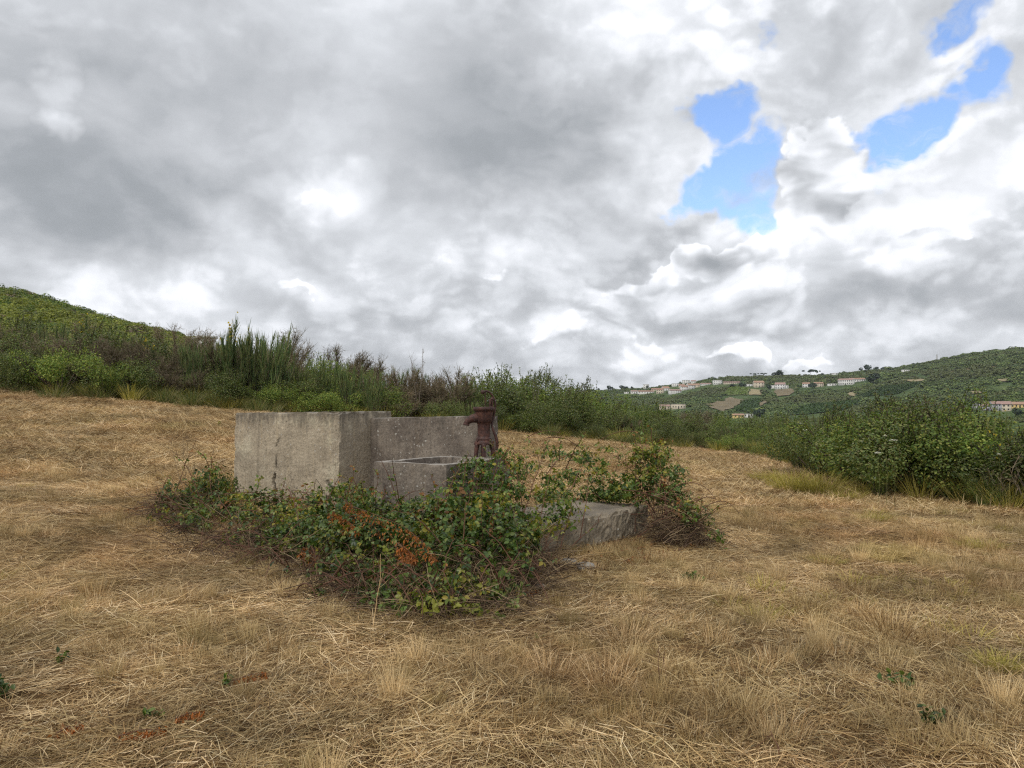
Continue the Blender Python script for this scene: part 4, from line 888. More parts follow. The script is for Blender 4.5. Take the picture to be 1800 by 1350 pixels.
# heaps of dead canes
def cane_heap(label, base, blobs, n, seed, ncane=14):
    r = np.random.default_rng(seed); base = Vector(base)
    root = thing('dead_cane_heap', label, 'dead canes', base)
    twig_tangle(root, base, blobs, n, r, ln=(.3, .9))
    for _ in range(ncane):
        b = blobs[r.integers(len(blobs))]; c = np.array(at_depth(b[0], b[1], b[2])) + r.normal(0, .3, 3) * np.array([b[3], b[4], b[5]])
        a = c.copy(); ang = r.uniform(0, 2 * PI); L = r.uniform(.3, .65); e = c + np.array([math.cos(ang) * L, math.sin(ang) * L, r.uniform(-.1, .32)])
        for q in (a, e): q[2] = max(q[2], tz(q[0], q[1]) + .03)
        pts = arc(a, e, r.uniform(-.03, .20), r, 10)
        if in_concrete(pts).any(): continue
        V, F = tubes(pts[None] - np.array(base), (np.linspace(.005, .0025, 10) * r.uniform(.8, 1.4))[None], 5)
        link('cane', mesh_np('cane', V, [F], M_CANE, True), root)
    return root
cane_heap('tangled heap of dry brown canes left of the bramble mound', gnd(360, 985), [(310, 905, 9.0, .34, .36, .24), (360, 930, 8.5, .5, .45, .30), (430, 940, 8.2, .5, .45, .30), (340, 970, 7.9, .42, .35, .22), (440, 975, 7.5, .45, .35, .26), (285, 890, 9.4, .2, .26, .18), (500, 970, 7.2, .42, .3, .26), (540, 1005, 6.7, .38, .3, .2), (600, 1035, 6.2, .42, .25, .18), (480, 945, 7.9, .4, .3, .28)], 900, 201, 70)
cane_heap('small rusty brown heap of dead canes beside the right end of the slab', gnd(1200, 945), [(1180, 890, 8.8, .24, .25, .20), (1205, 905, 8.6, .26, .25, .18), (1160, 915, 8.7, .2, .2, .14), (1225, 925, 8.5, .18, .2, .12)], 330, 202, 22)
cane_heap('dark tangle of dead stems under the front of the bramble mound', gnd(780, 1085), [(700, 1060, 5.75, .4, .25, .10), (800, 1070, 5.6, .4, .22, .10), (880, 1050, 5.9, .35, .25, .12), (930, 1010, 6.5, .3, .3, .12), (960, 980, 7.1, .3, .3, .10), (640, 1050, 6.0, .3, .25, .1)], 620, 203, 26)
# withered orange fern
def fern(label, pts, wid, seed, mat=M_FERN, per=5):
    """drooping dead frond along world points: stalk and two rows of hanging leaflets"""
    r = np.random.default_rng(seed); P = np.array([list(p) for p in pts]); base = Vector(P[0])
    root = thing('dead_fern', label, 'fern', base)
    t = np.linspace(0, 1, 40); ti = np.linspace(0, 1, len(P)); C = np.stack([np.interp(t, ti, P[:, j]) for j in range(3)], 1)
    V, F = tubes((C - np.array(base))[None], np.linspace(.0035, .001, 40)[None], 4); link('stalk', mesh_np('stalk', V, [F], M_CANE, True), root)
    T = norm(np.gradient(C, axis=0)); side = norm(np.cross(T, np.array([0, -.4, 1.0]))); g = Geo()
    for s in (-1, 1):
        i = np.repeat(np.arange(3, 39), per); q = r.uniform(.05, 1, len(i)); tt = t[i]; w_ = wid * np.sin(PI * np.clip(tt * .9 + .1, 0, 1)) ** .7
        drop = q * w_ * 1.1
        p = C[i] + s * side[i] * (q * w_ * .75)[:, None] - np.array([0, 0, 1]) * drop[:, None] + r.normal(0, .008, (len(i), 3))
        x = norm(s * side[i] * .5 + np.array([0, -.2, -1.0]) + r.normal(0, .45, (len(i), 3))); zn = rdir(len(i), r)
        V, F = stamp(DIAM_V, DIAM_T, p - np.array(base), x, zn, np.stack([r.uniform(.016, .040, len(i)), r.uniform(.014, .028, len(i)), np.full(len(i), .03)], 1)); g.add(V, F, mat)
    o = link('leaflets', g.mesh('leaflets'), root); o['kind'] = 'stuff'
    return root
fern('long bright orange withered fern frond draped over the bramble mound', [at_depth(620, 890, 7.0), at_depth(660, 905, 6.7), at_depth(710, 925, 6.35), at_depth(745, 955, 6.15), at_depth(765, 985, 6.05)], .11, 1)
fern('short orange fern frond on the left shoulder of the bramble mound', [at_depth(580, 895, 7.1), at_depth(605, 910, 6.9), at_depth(630, 935, 6.7)], .08, 2)
fern('reddish fern tip just below the trough', [at_depth(608, 880, 7.4), at_depth(622, 893, 7.2), at_depth(640, 905, 7.1)], .05, 3)
fern('dull orange fern hanging in the middle of the bramble mound', [at_depth(700, 955, 6.25), at_depth(718, 968, 6.2), at_depth(728, 985, 6.1)], .06, 4)
fern('brownish orange fern low at the left foot of the bramble mound', [at_depth(530, 960, 7.0), at_depth(548, 972, 6.9), at_depth(562, 985, 6.8)], .07, 5)
for i, (px, py, dx, lab) in enumerate([(920, 1050, 26, 'orange fern scrap on the straw at the near corner of the brambles'), (440, 1200, 30, 'orange fern pieces lying in the foreground straw below the cane heap'), (250, 1300, 44, 'long orange fern frond lying flat in the foreground at the bottom left'), (120, 1295, 22, 'small orange fern scrap near the bottom left corner'), (1440, 893, 40, 'reddish fern lying flat in the field before the right bush'), (250, 895, 34, 'faint orange fern on the straw left of the cane heap'), (330, 1270, 26, 'orange fern scrap beside the long flat frond'), (1120, 985, 24, 'orange fern scrap under the slab'), (1010, 960, 22, 'orange withered leaves at the chipped slab corner')]):
    a = gnd(px - dx, py + 8); b = gnd(px, py); c = gnd(px + dx, py - 5); up = Vector((0, 0, .035))
    fern(lab, [a + up, b + up * 1.3, c + up], .045, 20 + i, per=2)
# brown leaf litter under the slab
def litter():
    r = np.random.default_rng(9); n = 900
    px = r.normal(1130, 60, n); py = 962 + r.normal(0, 13, n) - (px - 1130) * .10
    k = (py > 935) & (px > 1000); P = np.array([list(gnd(a, b)) for a, b in zip(px[k][:420], py[k][:420])]); n = len(P)
    P[:, 2] += r.uniform(.01, .06, n)
    V, F = stamp(LEAF_V, LEAF_T, P, rdir(n, r) * np.array([1, 1, .3]), norm(r.normal(0, .5, (n, 3)) + np.array([0, 0, 1])), r.uniform(.02, .045, n))
    o = link('leaf_litter', mesh_np('leaf_litter', V, [F], M_BRAMO)); tag(o, 'dry brown leaf litter below the slab', kind='stuff')
litter()
# ------------------------------------------------------------------ shrub sources (height 1, stood on the origin)
def curve_pts(base, d, L, bend, n):
    t = np.linspace(0, 1, n)
    return base[:, None] + d[:, None] * (L[:, None] * t)[..., None] + bend[:, None] * (t ** 2)[None, :, None]
def broom_mesh(seed, mat, n=26, m=34, wid=.40, flowers=0, bare=.18):
    """upright whippy stems carrying brushes of thin green twigs"""
    r = np.random.default_rng(seed); g = Geo()
    a = r.uniform(0, 2 * PI, n); lean = r.uniform(.05, 1, n) ** .7 * wid * 1.3
    b = np.stack([np.cos(a) * .05, np.sin(a) * .05, np.zeros(n)], 1); H = r.uniform(.55, 1, n)
    d = np.stack([np.cos(a) * lean, np.sin(a) * lean, np.ones(n)], 1); up = np.stack([-np.cos(a) * lean * .25, -np.sin(a) * lean * .25, np.zeros(n)], 1) * H[:, None]
    C = curve_pts(b, d, H * .92, up, 8) + np.cumsum(r.normal(0, .006, (n, 8, 3)), 1)
    V, F = tubes(C, np.linspace(.009, .003, 8)[None] * r.uniform(.7, 1.2, n)[:, None], 3); g.add(V, F, M_BARK)
    i = np.repeat(np.arange(n), m); t = bare + (1 - bare) * r.uniform(0, 1, n * m) ** .7; k = np.minimum((t * 7).astype(int), 6); f = (t * 7 - k)[:, None]
    p = C[i, k] * (1 - f) + C[i, k + 1] * f
    td = norm(C[i, np.minimum(k + 1, 7)] - C[i, k] + 1e-6); dd = norm(td * 1.1 + r.normal(0, .34, (n * m, 3)) + np.array([0, 0, .35]))
    L = r.uniform(.05, .14, n * m); P = curve_pts(p, dd, L, np.array([0, 0, 1.0]) * (L * .25)[:, None], 3)
    W = r.uniform(.005, .011, n * m)[:, None] * np.array([1, .9, .25]); V, F = ribbons(P, W, norm(np.cross(dd, rdir(n * m, r)))); g.add(V, F, mat)
    if flowers:
        q = np.argsort(-P[:, 2, 2])[:flowers * 6]; q = r.choice(q, flowers); V, F = stamp(CARD_V, CARD_T, P[q, 2] + r.normal(0, .02, (flowers, 3)), rdir(flowers, r), rdir(flowers, r), r.uniform(.014, .03, flowers)); g.add(V, F, M_YEL)
    return g.mesh('broom')
def brush_mesh(seed, n=16, m=60, mat=None, wid=.5, snag=True):
    """half dead shrub: grey crooked limbs under a cloud of brown twigs"""
    r = np.random.default_rng(seed); g = Geo(); mat = mat or M_BRUSH
    a = r.uniform(0, 2 * PI, n); lean = r.uniform(.2, 1.2, n) * wid
    d = norm(np.stack([np.cos(a) * lean, np.sin(a) * lean, np.ones(n)], 1)); H = r.uniform(.5, .9, n)
    C = curve_pts(np.zeros((n, 3)), d, H, np.stack([np.cos(a), np.sin(a), r.normal(0, .5, n)], 1) * .12, 9) + np.cumsum(r.normal(0, .014, (n, 9, 3)), 1)
    V, F = tubes(C, np.linspace(.016, .004, 9)[None] * r.uniform(.6, 1.2, n)[:, None], 4); g.add(V, F, M_SNAG)
    i = np.repeat(np.arange(n), m); t = .3 + .7 * r.uniform(0, 1, n * m) ** .8; k = np.minimum((t * 8).astype(int), 7); p = C[i, k] + (C[i, k + 1] - C[i, k]) * (t * 8 - k)[:, None]
    dd = norm(C[i, k + 1] - C[i, k] + r.normal(0, .05, (n * m, 3)) + np.array([0, 0, .03])); L = r.uniform(.08, .26, n * m)
    P = curve_pts(p, dd, L, r.normal(0, .3, (n * m, 3)) * L[:, None], 4)
    V, F = ribbons(P, r.uniform(.004, .0085, n * m)[:, None] * np.array([1, .9, .7, .3]), norm(np.cross(dd, rdir(n * m, r)))); g.add(V, F, mat)
    q = r.integers(0, n * m, n * m * 2); p2 = P[q, 3] * .6 + P[q, 1] * .4; dd = norm(r.normal(0, 1, (len(q), 3)) + np.array([0, 0, .7])); L = r.uniform(.03, .09, len(q))
    V, F = ribbons(curve_pts(p2, dd, L, np.zeros((len(q), 3)), 2), np.full((len(q), 2), .006) * np.array([1, .3]), norm(np.cross(dd, rdir(len(q), r)))); g.add(V, F, mat)
    return g.mesh('brush')
def leafy_mesh(seed, n=9000, mat=None, lobes=18, wid=.58, leaf=(.016, .036), shoots=36, card=False):
    """dense bush: lobes of leaves round a dark middle, leafy shoots breaking the outline"""
    r = np.random.default_rng(seed); g = Geo(); mat = mat or M_LEAFD
    c = np.stack([r.normal(0, wid * .42, lobes), r.normal(0, wid * .42, lobes), r.uniform(.22, .72, lobes)], 1); rad = r.uniform(.13, .25, lobes)
    c[:, 2] = np.minimum(c[:, 2], .95 - rad)
    w_ = rad ** 2 / np.sum(rad ** 2); i = r.choice(lobes, n, p=w_); d = rdir(n, r); q = r.uniform(.30, 1.05, n) ** .25
    q = q * (1 + .30 * (fbm(d[:, 0] * 3 + i * 3.1, d[:, 1] * 3 + d[:, 2] * 3.3, 3, seed)))
    p = c[i] + d * (rad[i] * q)[:, None]; ok = p[:, 2] > .02; p, d = p[ok], d[ok]
    zn = norm(d * .7 + np.array([0, 0, .6]) + r.normal(0, .45, p.shape)); xa = norm(np.cross(zn, rdir(len(p), r)) + np.array([0, 0, -.15]))
    TV, TF = (CARD_V, CARD_T) if card else (DIAM_V, DIAM_T)
    V, F = stamp(TV, TF, p, xa, zn, r.uniform(*leaf, len(p))); g.add(V, F, mat)
    top = np.argsort(-(p[:, 2] + r.normal(0, .12, len(p))))[:shoots * 8]; s = p[r.choice(top, shoots)]
    dd = norm(np.stack([s[:, 0] * .7 + r.normal(0, .3, shoots), s[:, 1] * .7 + r.normal(0, .3, shoots), np.ones(shoots)], 1)); L = r.uniform(.06, .2, shoots)
    C = curve_pts(s - dd * .1, dd, L + .1, np.zeros((shoots, 3)), 5); V, F = tubes(C, np.linspace(.004, .0015, 5)[None].repeat(shoots, 0), 3); g.add(V, F, M_BARK)
    m = 12; i = np.repeat(np.arange(shoots), m); t = r.uniform(.2, 1, shoots * m); pp = C[i, 0] + (C[i, 4] - C[i, 0]) * t[:, None]
    V, F = stamp(TV, TF, pp, norm(rdir(shoots * m, r) + dd[i] * .8), rdir(shoots * m, r), r.uniform(*leaf, shoots * m)); g.add(V, F, mat)
    nb = 9; a = r.uniform(0, 2 * PI, nb); e = c[r.integers(0, lobes, nb)]
    C = curve_pts(np.zeros((nb, 3)), e * .6, np.ones(nb), e * .4, 6) + np.cumsum(r.normal(0, .01, (nb, 6, 3)), 1); V, F = tubes(C, np.linspace(.018, .006, 6)[None].repeat(nb, 0), 4); g.add(V, F, M_BARK)
    return g.mesh('leafy')
def split_two(me_fn, *a, **k): return me_fn(*a, **k)
SRC = {
 'broom': [broom_mesh(1 + s, M_BROOM, wid=.36 + .10 * s, n=26, m=64) for s in range(3)] + [broom_mesh(5, M_BROOMY, wid=.5, n=26, m=60)],
 'spire': [broom_mesh(61 + s, M_BROOM, wid=.36, n=18, m=76, bare=.14) for s in range(2)],
 'broom_flower': [broom_mesh(8, M_BROOM, wid=.17, n=13, m=130, flowers=60, bare=.32)],
 'brush': [brush_mesh(11 + s, n=20, m=120, wid=.40 + .15 * s) for s in range(3)],
 'leafy': [leafy_mesh(21 + s, mat=(M_LEAFD, M_LEAFM, M_LEAFD, M_LEAFM)[s]) for s in range(4)],
 'reedy': [broom_mesh(31 + s, (M_BROOMY, M_LEAFM)[s], n=54, m=40, wid=.55, bare=.06) for s in range(2)],
 'snag': [brush_mesh(15 + s, n=5, m=16, wid=.3) for s in range(2)],
 'mixed': [broom_mesh(41, M_BROOM, n=20, m=40, wid=.45, bare=.5), brush_mesh(42, mat=M_BRUSH, n=20, m=110, wid=.5)],
}
KIND = {'snag': ('dead_snag', 'shrub', 'bare dead snag'), 'spire': ('broom_shrub', 'shrub', 'narrow broom'),  # name, category, what it looks like
 'broom': ('broom_shrub', 'shrub', 'upright dark broom'), 'broom_flower': ('flowering_broom', 'shrub', 'broom with yellow flowers'), 'brush': ('dry_shrub', 'shrub', 'dry brown shrub'),
 'leafy': ('leafy_bush', 'bush', 'dense leafy bush'), 'reedy': ('whippy_shrub', 'shrub', 'bright whippy shrub'), 'mixed': ('scrubby_broom', 'shrub', 'brown stemmed broom')}
ZONES = [(-2000, -20, "past the thicket's left end"), (-20, 120, "at the thicket's left end"), (120, 300, 'below the left hill skyline'), (300, 400, 'around the white wall'), (400, 520, 'behind the tall tank'),
         (520, 640, 'behind the tall tank corner'), (640, 760, 'behind the low tank'), (760, 850, 'left of the pump head'), (850, 960, 'right of the pump handle'), (960, 1080, 'behind the slab'),
         (1080, 1200, 'below the far village'), (1200, 1330, 'below the far vineyard'), (1330, 1480, 'left of the largest bush'), (1480, 1700, 'on the right field edge'), (1700, 4000, 'at the far right')]
RS = np.random.default_rng(5)
def zone(px): return next(z for a, b, z in ZONES if a <= px < b)
def plural(x): return x + ('es' if x.endswith('sh') else 's')
def shrub(kind, px, Y, H, wx=1.0, where='', label=None, group=True, var=None, xy=None):
    nm, cat, look = KIND[kind]
    X = (px - 900) / F_PX * Y
    me = SRC[kind][RS.integers(len(SRC[kind])) if var is None else var]
    o = link(nm, me); o.location = (X, Y, tz(X, Y) - .05); o.rotation_euler = (RS.normal(0, .05), RS.normal(0, .05), RS.uniform(0, 2 * PI))
    s = H * RS.uniform(.95, 1.08) * {'leafy': 1.14, 'big': 1.14, 'brush': 1.08, 'mixed': 1.04}.get(kind, 1.0); o.scale = (s * wx, s * wx, s)
    lab = label or ('%s %s %s' % (look, where, zone(px))).replace('  ', ' ')
    tag(o, lab, cat, ('%s %s %s' % (plural(look), where, zone(px))).replace('  ', ' ') if group and not label else None)
    return o
# outline of the thicket against the sky
TOPX = [-300, 0, 60, 130, 200, 280, 340, 390, 450, 500, 560, 640, 700, 760, 840, 870, 930, 1000, 1060, 1100, 1160, 1250, 1330, 1390, 1450]
TOPY = [560, 572, 566, 576, 584, 586, 586, 584, 588, 600, 624, 634, 644, 650, 660, 660, 660, 682, 696, 706, 718, 730, 736, 730, 726]
def top_y(px): return np.interp(px, TOPX, TOPY)
def height_for(px, Y, py):
    X = (px - 900) / F_PX * Y; return at_depth(px, py, Y).z - tz(X, Y)
def pick(px, row):
    u = RS.uniform()
    if px < 230:  t = [('leafy', .26), ('brush', .50), ('broom', .06), ('mixed', .18)] if row else [('leafy', .8), ('reedy', .2)]
    elif px < 520: t = [('mixed', .27), ('brush', .45), ('broom', .08), ('leafy', .20)] if row else [('leafy', .34), ('brush', .46), ('reedy', .20)]
    elif px < 850: t = [('broom', .18), ('brush', .22), ('mixed', .18), ('reedy', .17), ('leafy', .25)] if row else [('leafy', .5), ('reedy', .3), ('brush', .2)]
    elif px < 1010: t = [('leafy', .9), ('broom', .1)] if row else [('leafy', 1.0)]
    elif px < 1130: t = [('mixed', .2), ('reedy', .30), ('broom', .15), ('leafy', .35)] if row else [('leafy', .6), ('reedy', .4)]
    else: t = [('reedy', .30), ('leafy', .60), ('mixed', .10)] if row else [('reedy', .3), ('leafy', .7)]
    for k, p in t:
        u -= p
        if u <= 0: return k
    return t[0][0]
def rows():
    for row, (dy, step, lo, hi) in enumerate([(0.6, 1.25, .38, .60), (2.2, 1.25, .70, .92), (4.4, 1.4, .90, 1.05), (8.5, 2.3, .93, 1.03)]):
        px = -330.0
        while px < 1440:
            Y = float(edge_y(px)) + dy + RS.uniform(-.4, .5)
            H = height_for(px, Y, float(top_y(px)))
            f = RS.uniform(lo, hi)
            k = pick(px, row)
            h = max(.7, H * f) if row < 2 else max(.8, H * f + RS.normal(0, .12))
            if 335 < px < 392 and row: h *= .80          # the gap where the white wall shows
            wx = {'leafy': 1.15, 'brush': 1.0, 'mixed': 1.0, 'broom': .95, 'reedy': 1.0}[k] * (1.0 if h < 2.2 else 2.2 / h) * (1.25 if row == 0 else 1.05)
            shrub(k, px, Y, h, wx, var=(RS.choice([0, 2]) if k == 'leafy' and px < 420 else None), where=('low in front', 'mid height', 'at the back', 'rearmost')[row])
            px += step * F_PX / Y * RS.uniform(.75, 1.25)
rows()
def tell_apart():
    """shrubs of one kind in one stretch of the thicket are told apart by their order"""
    by = {}
    for o in S.objects:
        if o.get('category') in ('shrub', 'bush') and o.get('group'): by.setdefault(o['label'], []).append(o)
    NUM = {2: 'two', 3: 'three', 4: 'four', 5: 'five', 6: 'six', 7: 'seven', 8: 'eight'}
    for lab, L in by.items():
        n = len(L)
        if n < 2: continue
        L.sort(key=lambda o: o.location.x / o.location.y)
        for i, o in enumerate(L):
            w_ = 'leftmost' if i == 0 else 'rightmost' if i == n - 1 else 'middle' if 2 * i == n - 1 else 'second from left' if i == 1 else 'second from right' if i == n - 2 else 'third from left'
            o['label'] = '%s of %s %s' % (w_, NUM.get(n, 'many'), o['group'])
tell_apart()
# the ones that stand out
shrub('broom_flower', 410, 27.5, height_for(410, 27.5, 558), .85, label='tallest broom with a tuft of yellow flowers at its tip, beside the white wall')
for px, py, lab in ((440, 578, 'upright dark broom spire just right of the yellow tipped broom'), (466, 574, 'second dark broom spire right of the yellow tipped broom'), (487, 582, 'last dark broom spire where the thicket skyline drops'), (390, 590, 'short dark broom just left of the yellow tipped broom'), (350, 585, 'bare pale broom beside the white wall'),
                    (580, 618, 'small broom tuft standing on the skyline behind the tall tank corner'), (610, 622, 'broom tuft with yellowish tips on the skyline right of the tall tank corner'), (655, 640, 'narrow dark broom on the skyline behind the low tank')):
    shrub('spire', px, 28.0, height_for(px, 28.0, py), .8, label=lab)
shrub('snag', 736, 31, height_for(736, 31, 616), .36, label='bare forked snag sticking up on the skyline behind the low tank', var=0)
shrub('snag', 944, 33.5, height_for(944, 33.5, 646), .34, label='pale dead twig bunch on the skyline right of the pump', var=1)
shrub('snag', 1005, 33.5, height_for(1005, 33.5, 655), .22, label='thin dead stem on the skyline where the far hills begin', var=1)
shrub('leafy', 110, 25.8, height_for(110, 25.8, 605), 1.15, label='large rounded bright green bush at the left end of the thicket', var=1)
shrub('leafy', 30, 26.2, height_for(30, 26.2, 612), 1.05, label='dark green bush at the left border in front of the dry brush', var=0)
shrub('leafy', 580, 27.2, height_for(580, 27.2, 682), 1.5, label='low bright green bush right behind the tall tank corner', var=3)
shrub('reedy', 190, 25.6, height_for(190, 25.6, 640), 1.0, label='bright green grassy shrub at the field edge below the left hill', var=1)
# big bushes on the right
BIGB = [leafy_mesh(51 + s, n=14000, mat=(M_LEAFD, M_LEAFM, M_LEAFD)[s], leaf=(.018, .035), shoots=80, lobes=24, wid=.62) for s in range(3)]
SRC['big'] = BIGB; KIND['big'] = ('large_bush', 'bush', 'large dark leafy bush')
for px, Y, py, wx, v, lab in ((1440, 17.5, 730, 1.0, 0, 'leftmost and lowest of the large dark bushes on the right edge of the field'), (1520, 15.4, 721, 1.2, 1, 'large dark bush with white umbels in front on the right edge of the field'), (1600, 14.2, 713, 1.2, 2, 'large dark bush in the middle of the right hand hedge'),
                             (1668, 14.2, 700, 1.15, 1, 'tallest bush of the right hand hedge with a green shoot against the far hill'), (1745, 14.0, 748, 1.25, 0, 'bush with yellow blooms beside it, below the grey houses'), (1815, 13.2, 748, 1.35, 1, 'bush cut by the right border of the field'),
                             (1560, 17.5, 714, 1.1, 0, 'bush in the back row of the right hand hedge'), (1700, 17.0, 730, 1.1, 2, 'second bush in the back row behind the yellow blooms'), (1782, 12.9, 768, 1.5, 0, 'low bush filling the right border below the yellow house'), (1905, 12.4, 735, 1.2, 2, 'bush past the right end of the hedge'), (2010, 12.2, 715, 1.1, 1, 'last bush past the right end of the hedge')):
    shrub('big', px, Y, height_for(px, Y, py), wx, label=lab, var=v)
for px, Y, py, wx, v, lab in ((1545, 13.6, 800, .8, 1, 'yellowish green feathery shrub at the foot of the right hand hedge'), (1722, 12.6, 838, .8, 3, 'small bright green bush at the foot of the hedge near the right border'), (1400, 19.4, 775, .9, 0, 'low whippy shrub at the left foot of the big bushes')):
    shrub('reedy' if v < 2 else 'leafy', px, Y, height_for(px, Y, py), wx, label=lab, var=min(v, 3) if v >= 2 else v)
shrub('snag', 1752, 12.5, height_for(1752, 12.5, 790), 1.2, label='dead brown shrub with crooked grey branches near the right border', var=1)
shrub('snag', 1806, 12.2, height_for(1806, 12.2, 770), .9, label='dead shrub with bare twigs at the very right border', var=0)
SRC['gorse'] = [broom_mesh(71, M_BROOMY, n=24, m=30, wid=.5, flowers=110)]; KIND['gorse'] = ('gorse', 'shrub', 'gorse with bright yellow blooms')
shrub('gorse', 1752, 12.9, height_for(1752, 12.9, 722), .5, label='gorse with bright yellow blooms below the grey houses')
shrub('broom_flower', 268, 29, height_for(268, 29, 584), .8, label='broom with small yellow flowers below the left hill skyline')
shrub('broom_flower', 150, 31, height_for(150, 31, 560), .8, label='broom with orange yellow bloom on the left slope')

# long grass along the foot of the thicket
C_LG = proto_coll('long_grass', [tuft_mesh('long_grass', 120, .22, .75, 4.0, 80 + s, (M_GRASSG, M_GRASSG, M_GRASSY, M_GRASSG)[s], .45, .35) for s in range(4)])
def verge():
    r = np.random.default_rng(6); n = 1500
    px = r.uniform(-350, 2100, n); Y = edge_y(px) + r.normal(.15, .45, n) + (px > 1450) * r.uniform(-.2, .5, n); X = (px - 900) / F_PX * Y
    k = r.uniform(size=n) < np.clip(.62 + 2.0 * fbm(X / 2.2, Y / 2.2, 2, 8), .1, 1) * np.where(px > 1530, .28, 1.0); X, Y, px = X[k], Y[k], px[k]; n = len(X)
    s = r.uniform(.45, 1.15, n); rot = np.stack([np.zeros(n), np.zeros(n), r.uniform(0, 6.28, n)], 1)
    idx = np.where(r.uniform(size=n) < np.where(px > 1300, .45, .22), 2, r.choice([0, 1, 3], n))
    scatter('verge_grass', np.stack([X, Y, terrain(X, Y) - .03], 1), rot, np.stack([s, s, s * r.uniform(.7, 1.2, n)], 1), idx, C_LG, 'long green and straw coloured grass along the foot of the thicket')
verge()
# undergrowth that nobody could count, between and behind the shrubs
C_UG = proto_coll('undergrowth', [leafy_mesh(90, 2600, M_LEAFD, 8, .6), leafy_mesh(91, 2600, M_LEAFM, 8, .6), SRC['brush'][1], SRC['reedy'][1]])
def under():
    r = np.random.default_rng(16); px = np.concatenate([r.uniform(-600, 1480, 420), r.uniform(1400, 2300, 60)]); n = len(px)
    Y = edge_y(px) + np.where(px < 1480, r.uniform(.8, 14, n), r.uniform(2.5, 10, n)); X = (px - 900) / F_PX * Y
    H = np.minimum(np.where(px < 700, 1.5, 1.2), .62 * np.maximum(np.array([height_for(a, b, float(top_y(a))) for a, b in zip(px, Y)]), .8)) * r.uniform(.7, 1.1, n)
    scatter('undergrowth', np.stack([X, Y, terrain(X, Y) - .05], 1), np.stack([np.zeros(n), np.zeros(n), r.uniform(0, 6.28, n)], 1), np.stack([H * 1.5, H * 1.5, H], 1), r.choice([0, 1, 2, 3], n, p=[.36, .3, .22, .12]), C_UG, 'low green and brown undergrowth filling the thicket')
under()

# grass clumps and weeds one can point at
def tuft(name, label, px, py, me, s, cat='grass tuft', z=1.0):
    p = gnd(px, py); o = link(name, me, loc=p - Vector((0, 0, .02))); o.scale = (s, s, s * z); o.rotation_euler = (0, 0, RS.uniform(0, 6)); tag(o, label, cat); return o
T_YG = [tuft_mesh('grass_clump', 420, .30, .48, 2.2, 300 + s, M_GRASSY, .55, .5) for s in range(2)]; T_GR = tuft_mesh('grass_clump', 300, .22, .34, 1.6, 310, M_GRASSG, .6, .5)
T_ST = [tuft_mesh('straw_clump', 260, .15, .26, 1.0, 320 + s, M_STRAW, .55, .4) for s in range(3)]
for px, py, me, s, z, lab in ((1392, 862, T_YG[0], 1.25, 1, 'yellow green grass clump at the left foot of the right hand bushes'), (1440, 868, T_YG[1], 1.3, 1.05, 'brightest yellow green grass clump before the large dark bush'), (1350, 846, T_YG[1], .9, .8, 'pale yellow grass clump left of the bright one'), (1490, 880, T_YG[0], .8, .8, 'thin yellow grass clump running out below the dark bush'),
                          (1540, 915, T_YG[0], .62, .7, 'greenish grass clump in the open field on the right'), (1720, 965, T_YG[1], .62, .7, 'pale green grass clump in the field near the right border'), (1455, 990, T_YG[0], .45, .6, 'flattened greenish clump in the middle of the right field'),
                          (1420, 1075, T_ST[0], 1.0, 1, 'upright straw clump below the flattened greenish one'), (1570, 1118, T_ST[1], 1.25, .95, 'broad pale straw clump in the right foreground'), (1755, 1175, T_YG[0], .40, .9, 'yellow green clump near the right border of the foreground'), (1290, 1260, T_ST[2], 1.0, .9, 'pale drooping straw clump near the bottom right of centre'),
                          (1100, 1130, T_ST[0], .9, 1, 'tall straw clump right of the bramble mound'), (970, 1190, T_ST[1], .9, 1, 'tall straw clump in the foreground below the bramble mound'), (1065, 1205, T_ST[2], .95, 1, 'second tall straw clump in the foreground below the bramble mound'), (1250, 895, T_GR, .55, .8, 'small greenish tuft right of the reddish bramble bush'),
                          (230, 1130, T_ST[1], .8, 1, 'pale straw clump in the left foreground'), (330, 1060, T_ST[0], .9, 1, 'bushy straw clump below the cane heap'), (200, 790, T_ST[2], 1.1, 1, 'pale straw clump in the left field'), (20, 670, T_YG[1], 1.2, 1.4, 'tall pale grass clump at the left border of the field'), (95, 700, T_GR, 1.8, 1.1, 'green grass clump below the dark bush at the left')):
    tuft('grass_clump', lab, px, py, me, s, z=z)
def weed(label, px, py, n, rad, h, mat, seed, leaf=(.02, .045)):
    r = np.random.default_rng(seed); g = Geo(); base = gnd(px, py); k = max(4, n // 12)
    a = r.uniform(0, 2 * PI, k); d = norm(np.stack([np.cos(a) * rad / h, np.sin(a) * rad / h, np.ones(k)], 1)); C = curve_pts(np.zeros((k, 3)), d, h * r.uniform(.5, 1.1, k), r.normal(0, .02, (k, 3)), 5)
    V, F = tubes(C, np.full((k, 5), .002), 3); g.add(V, F, M_CANE)
    i = r.integers(0, k, n); t = r.integers(1, 5, n); V, F = stamp(LEAF_V, LEAF_T, C[i, t] + r.normal(0, .01, (n, 3)), norm(rdir(n, r) + np.array([0, 0, .3])), norm(rdir(n, r) * .6 + np.array([0, 0, 1])), r.uniform(*leaf, n)); g.add(V, F, mat)
    o = link('weed', g.mesh('weed', True), loc=base); tag(o, label, 'weed')
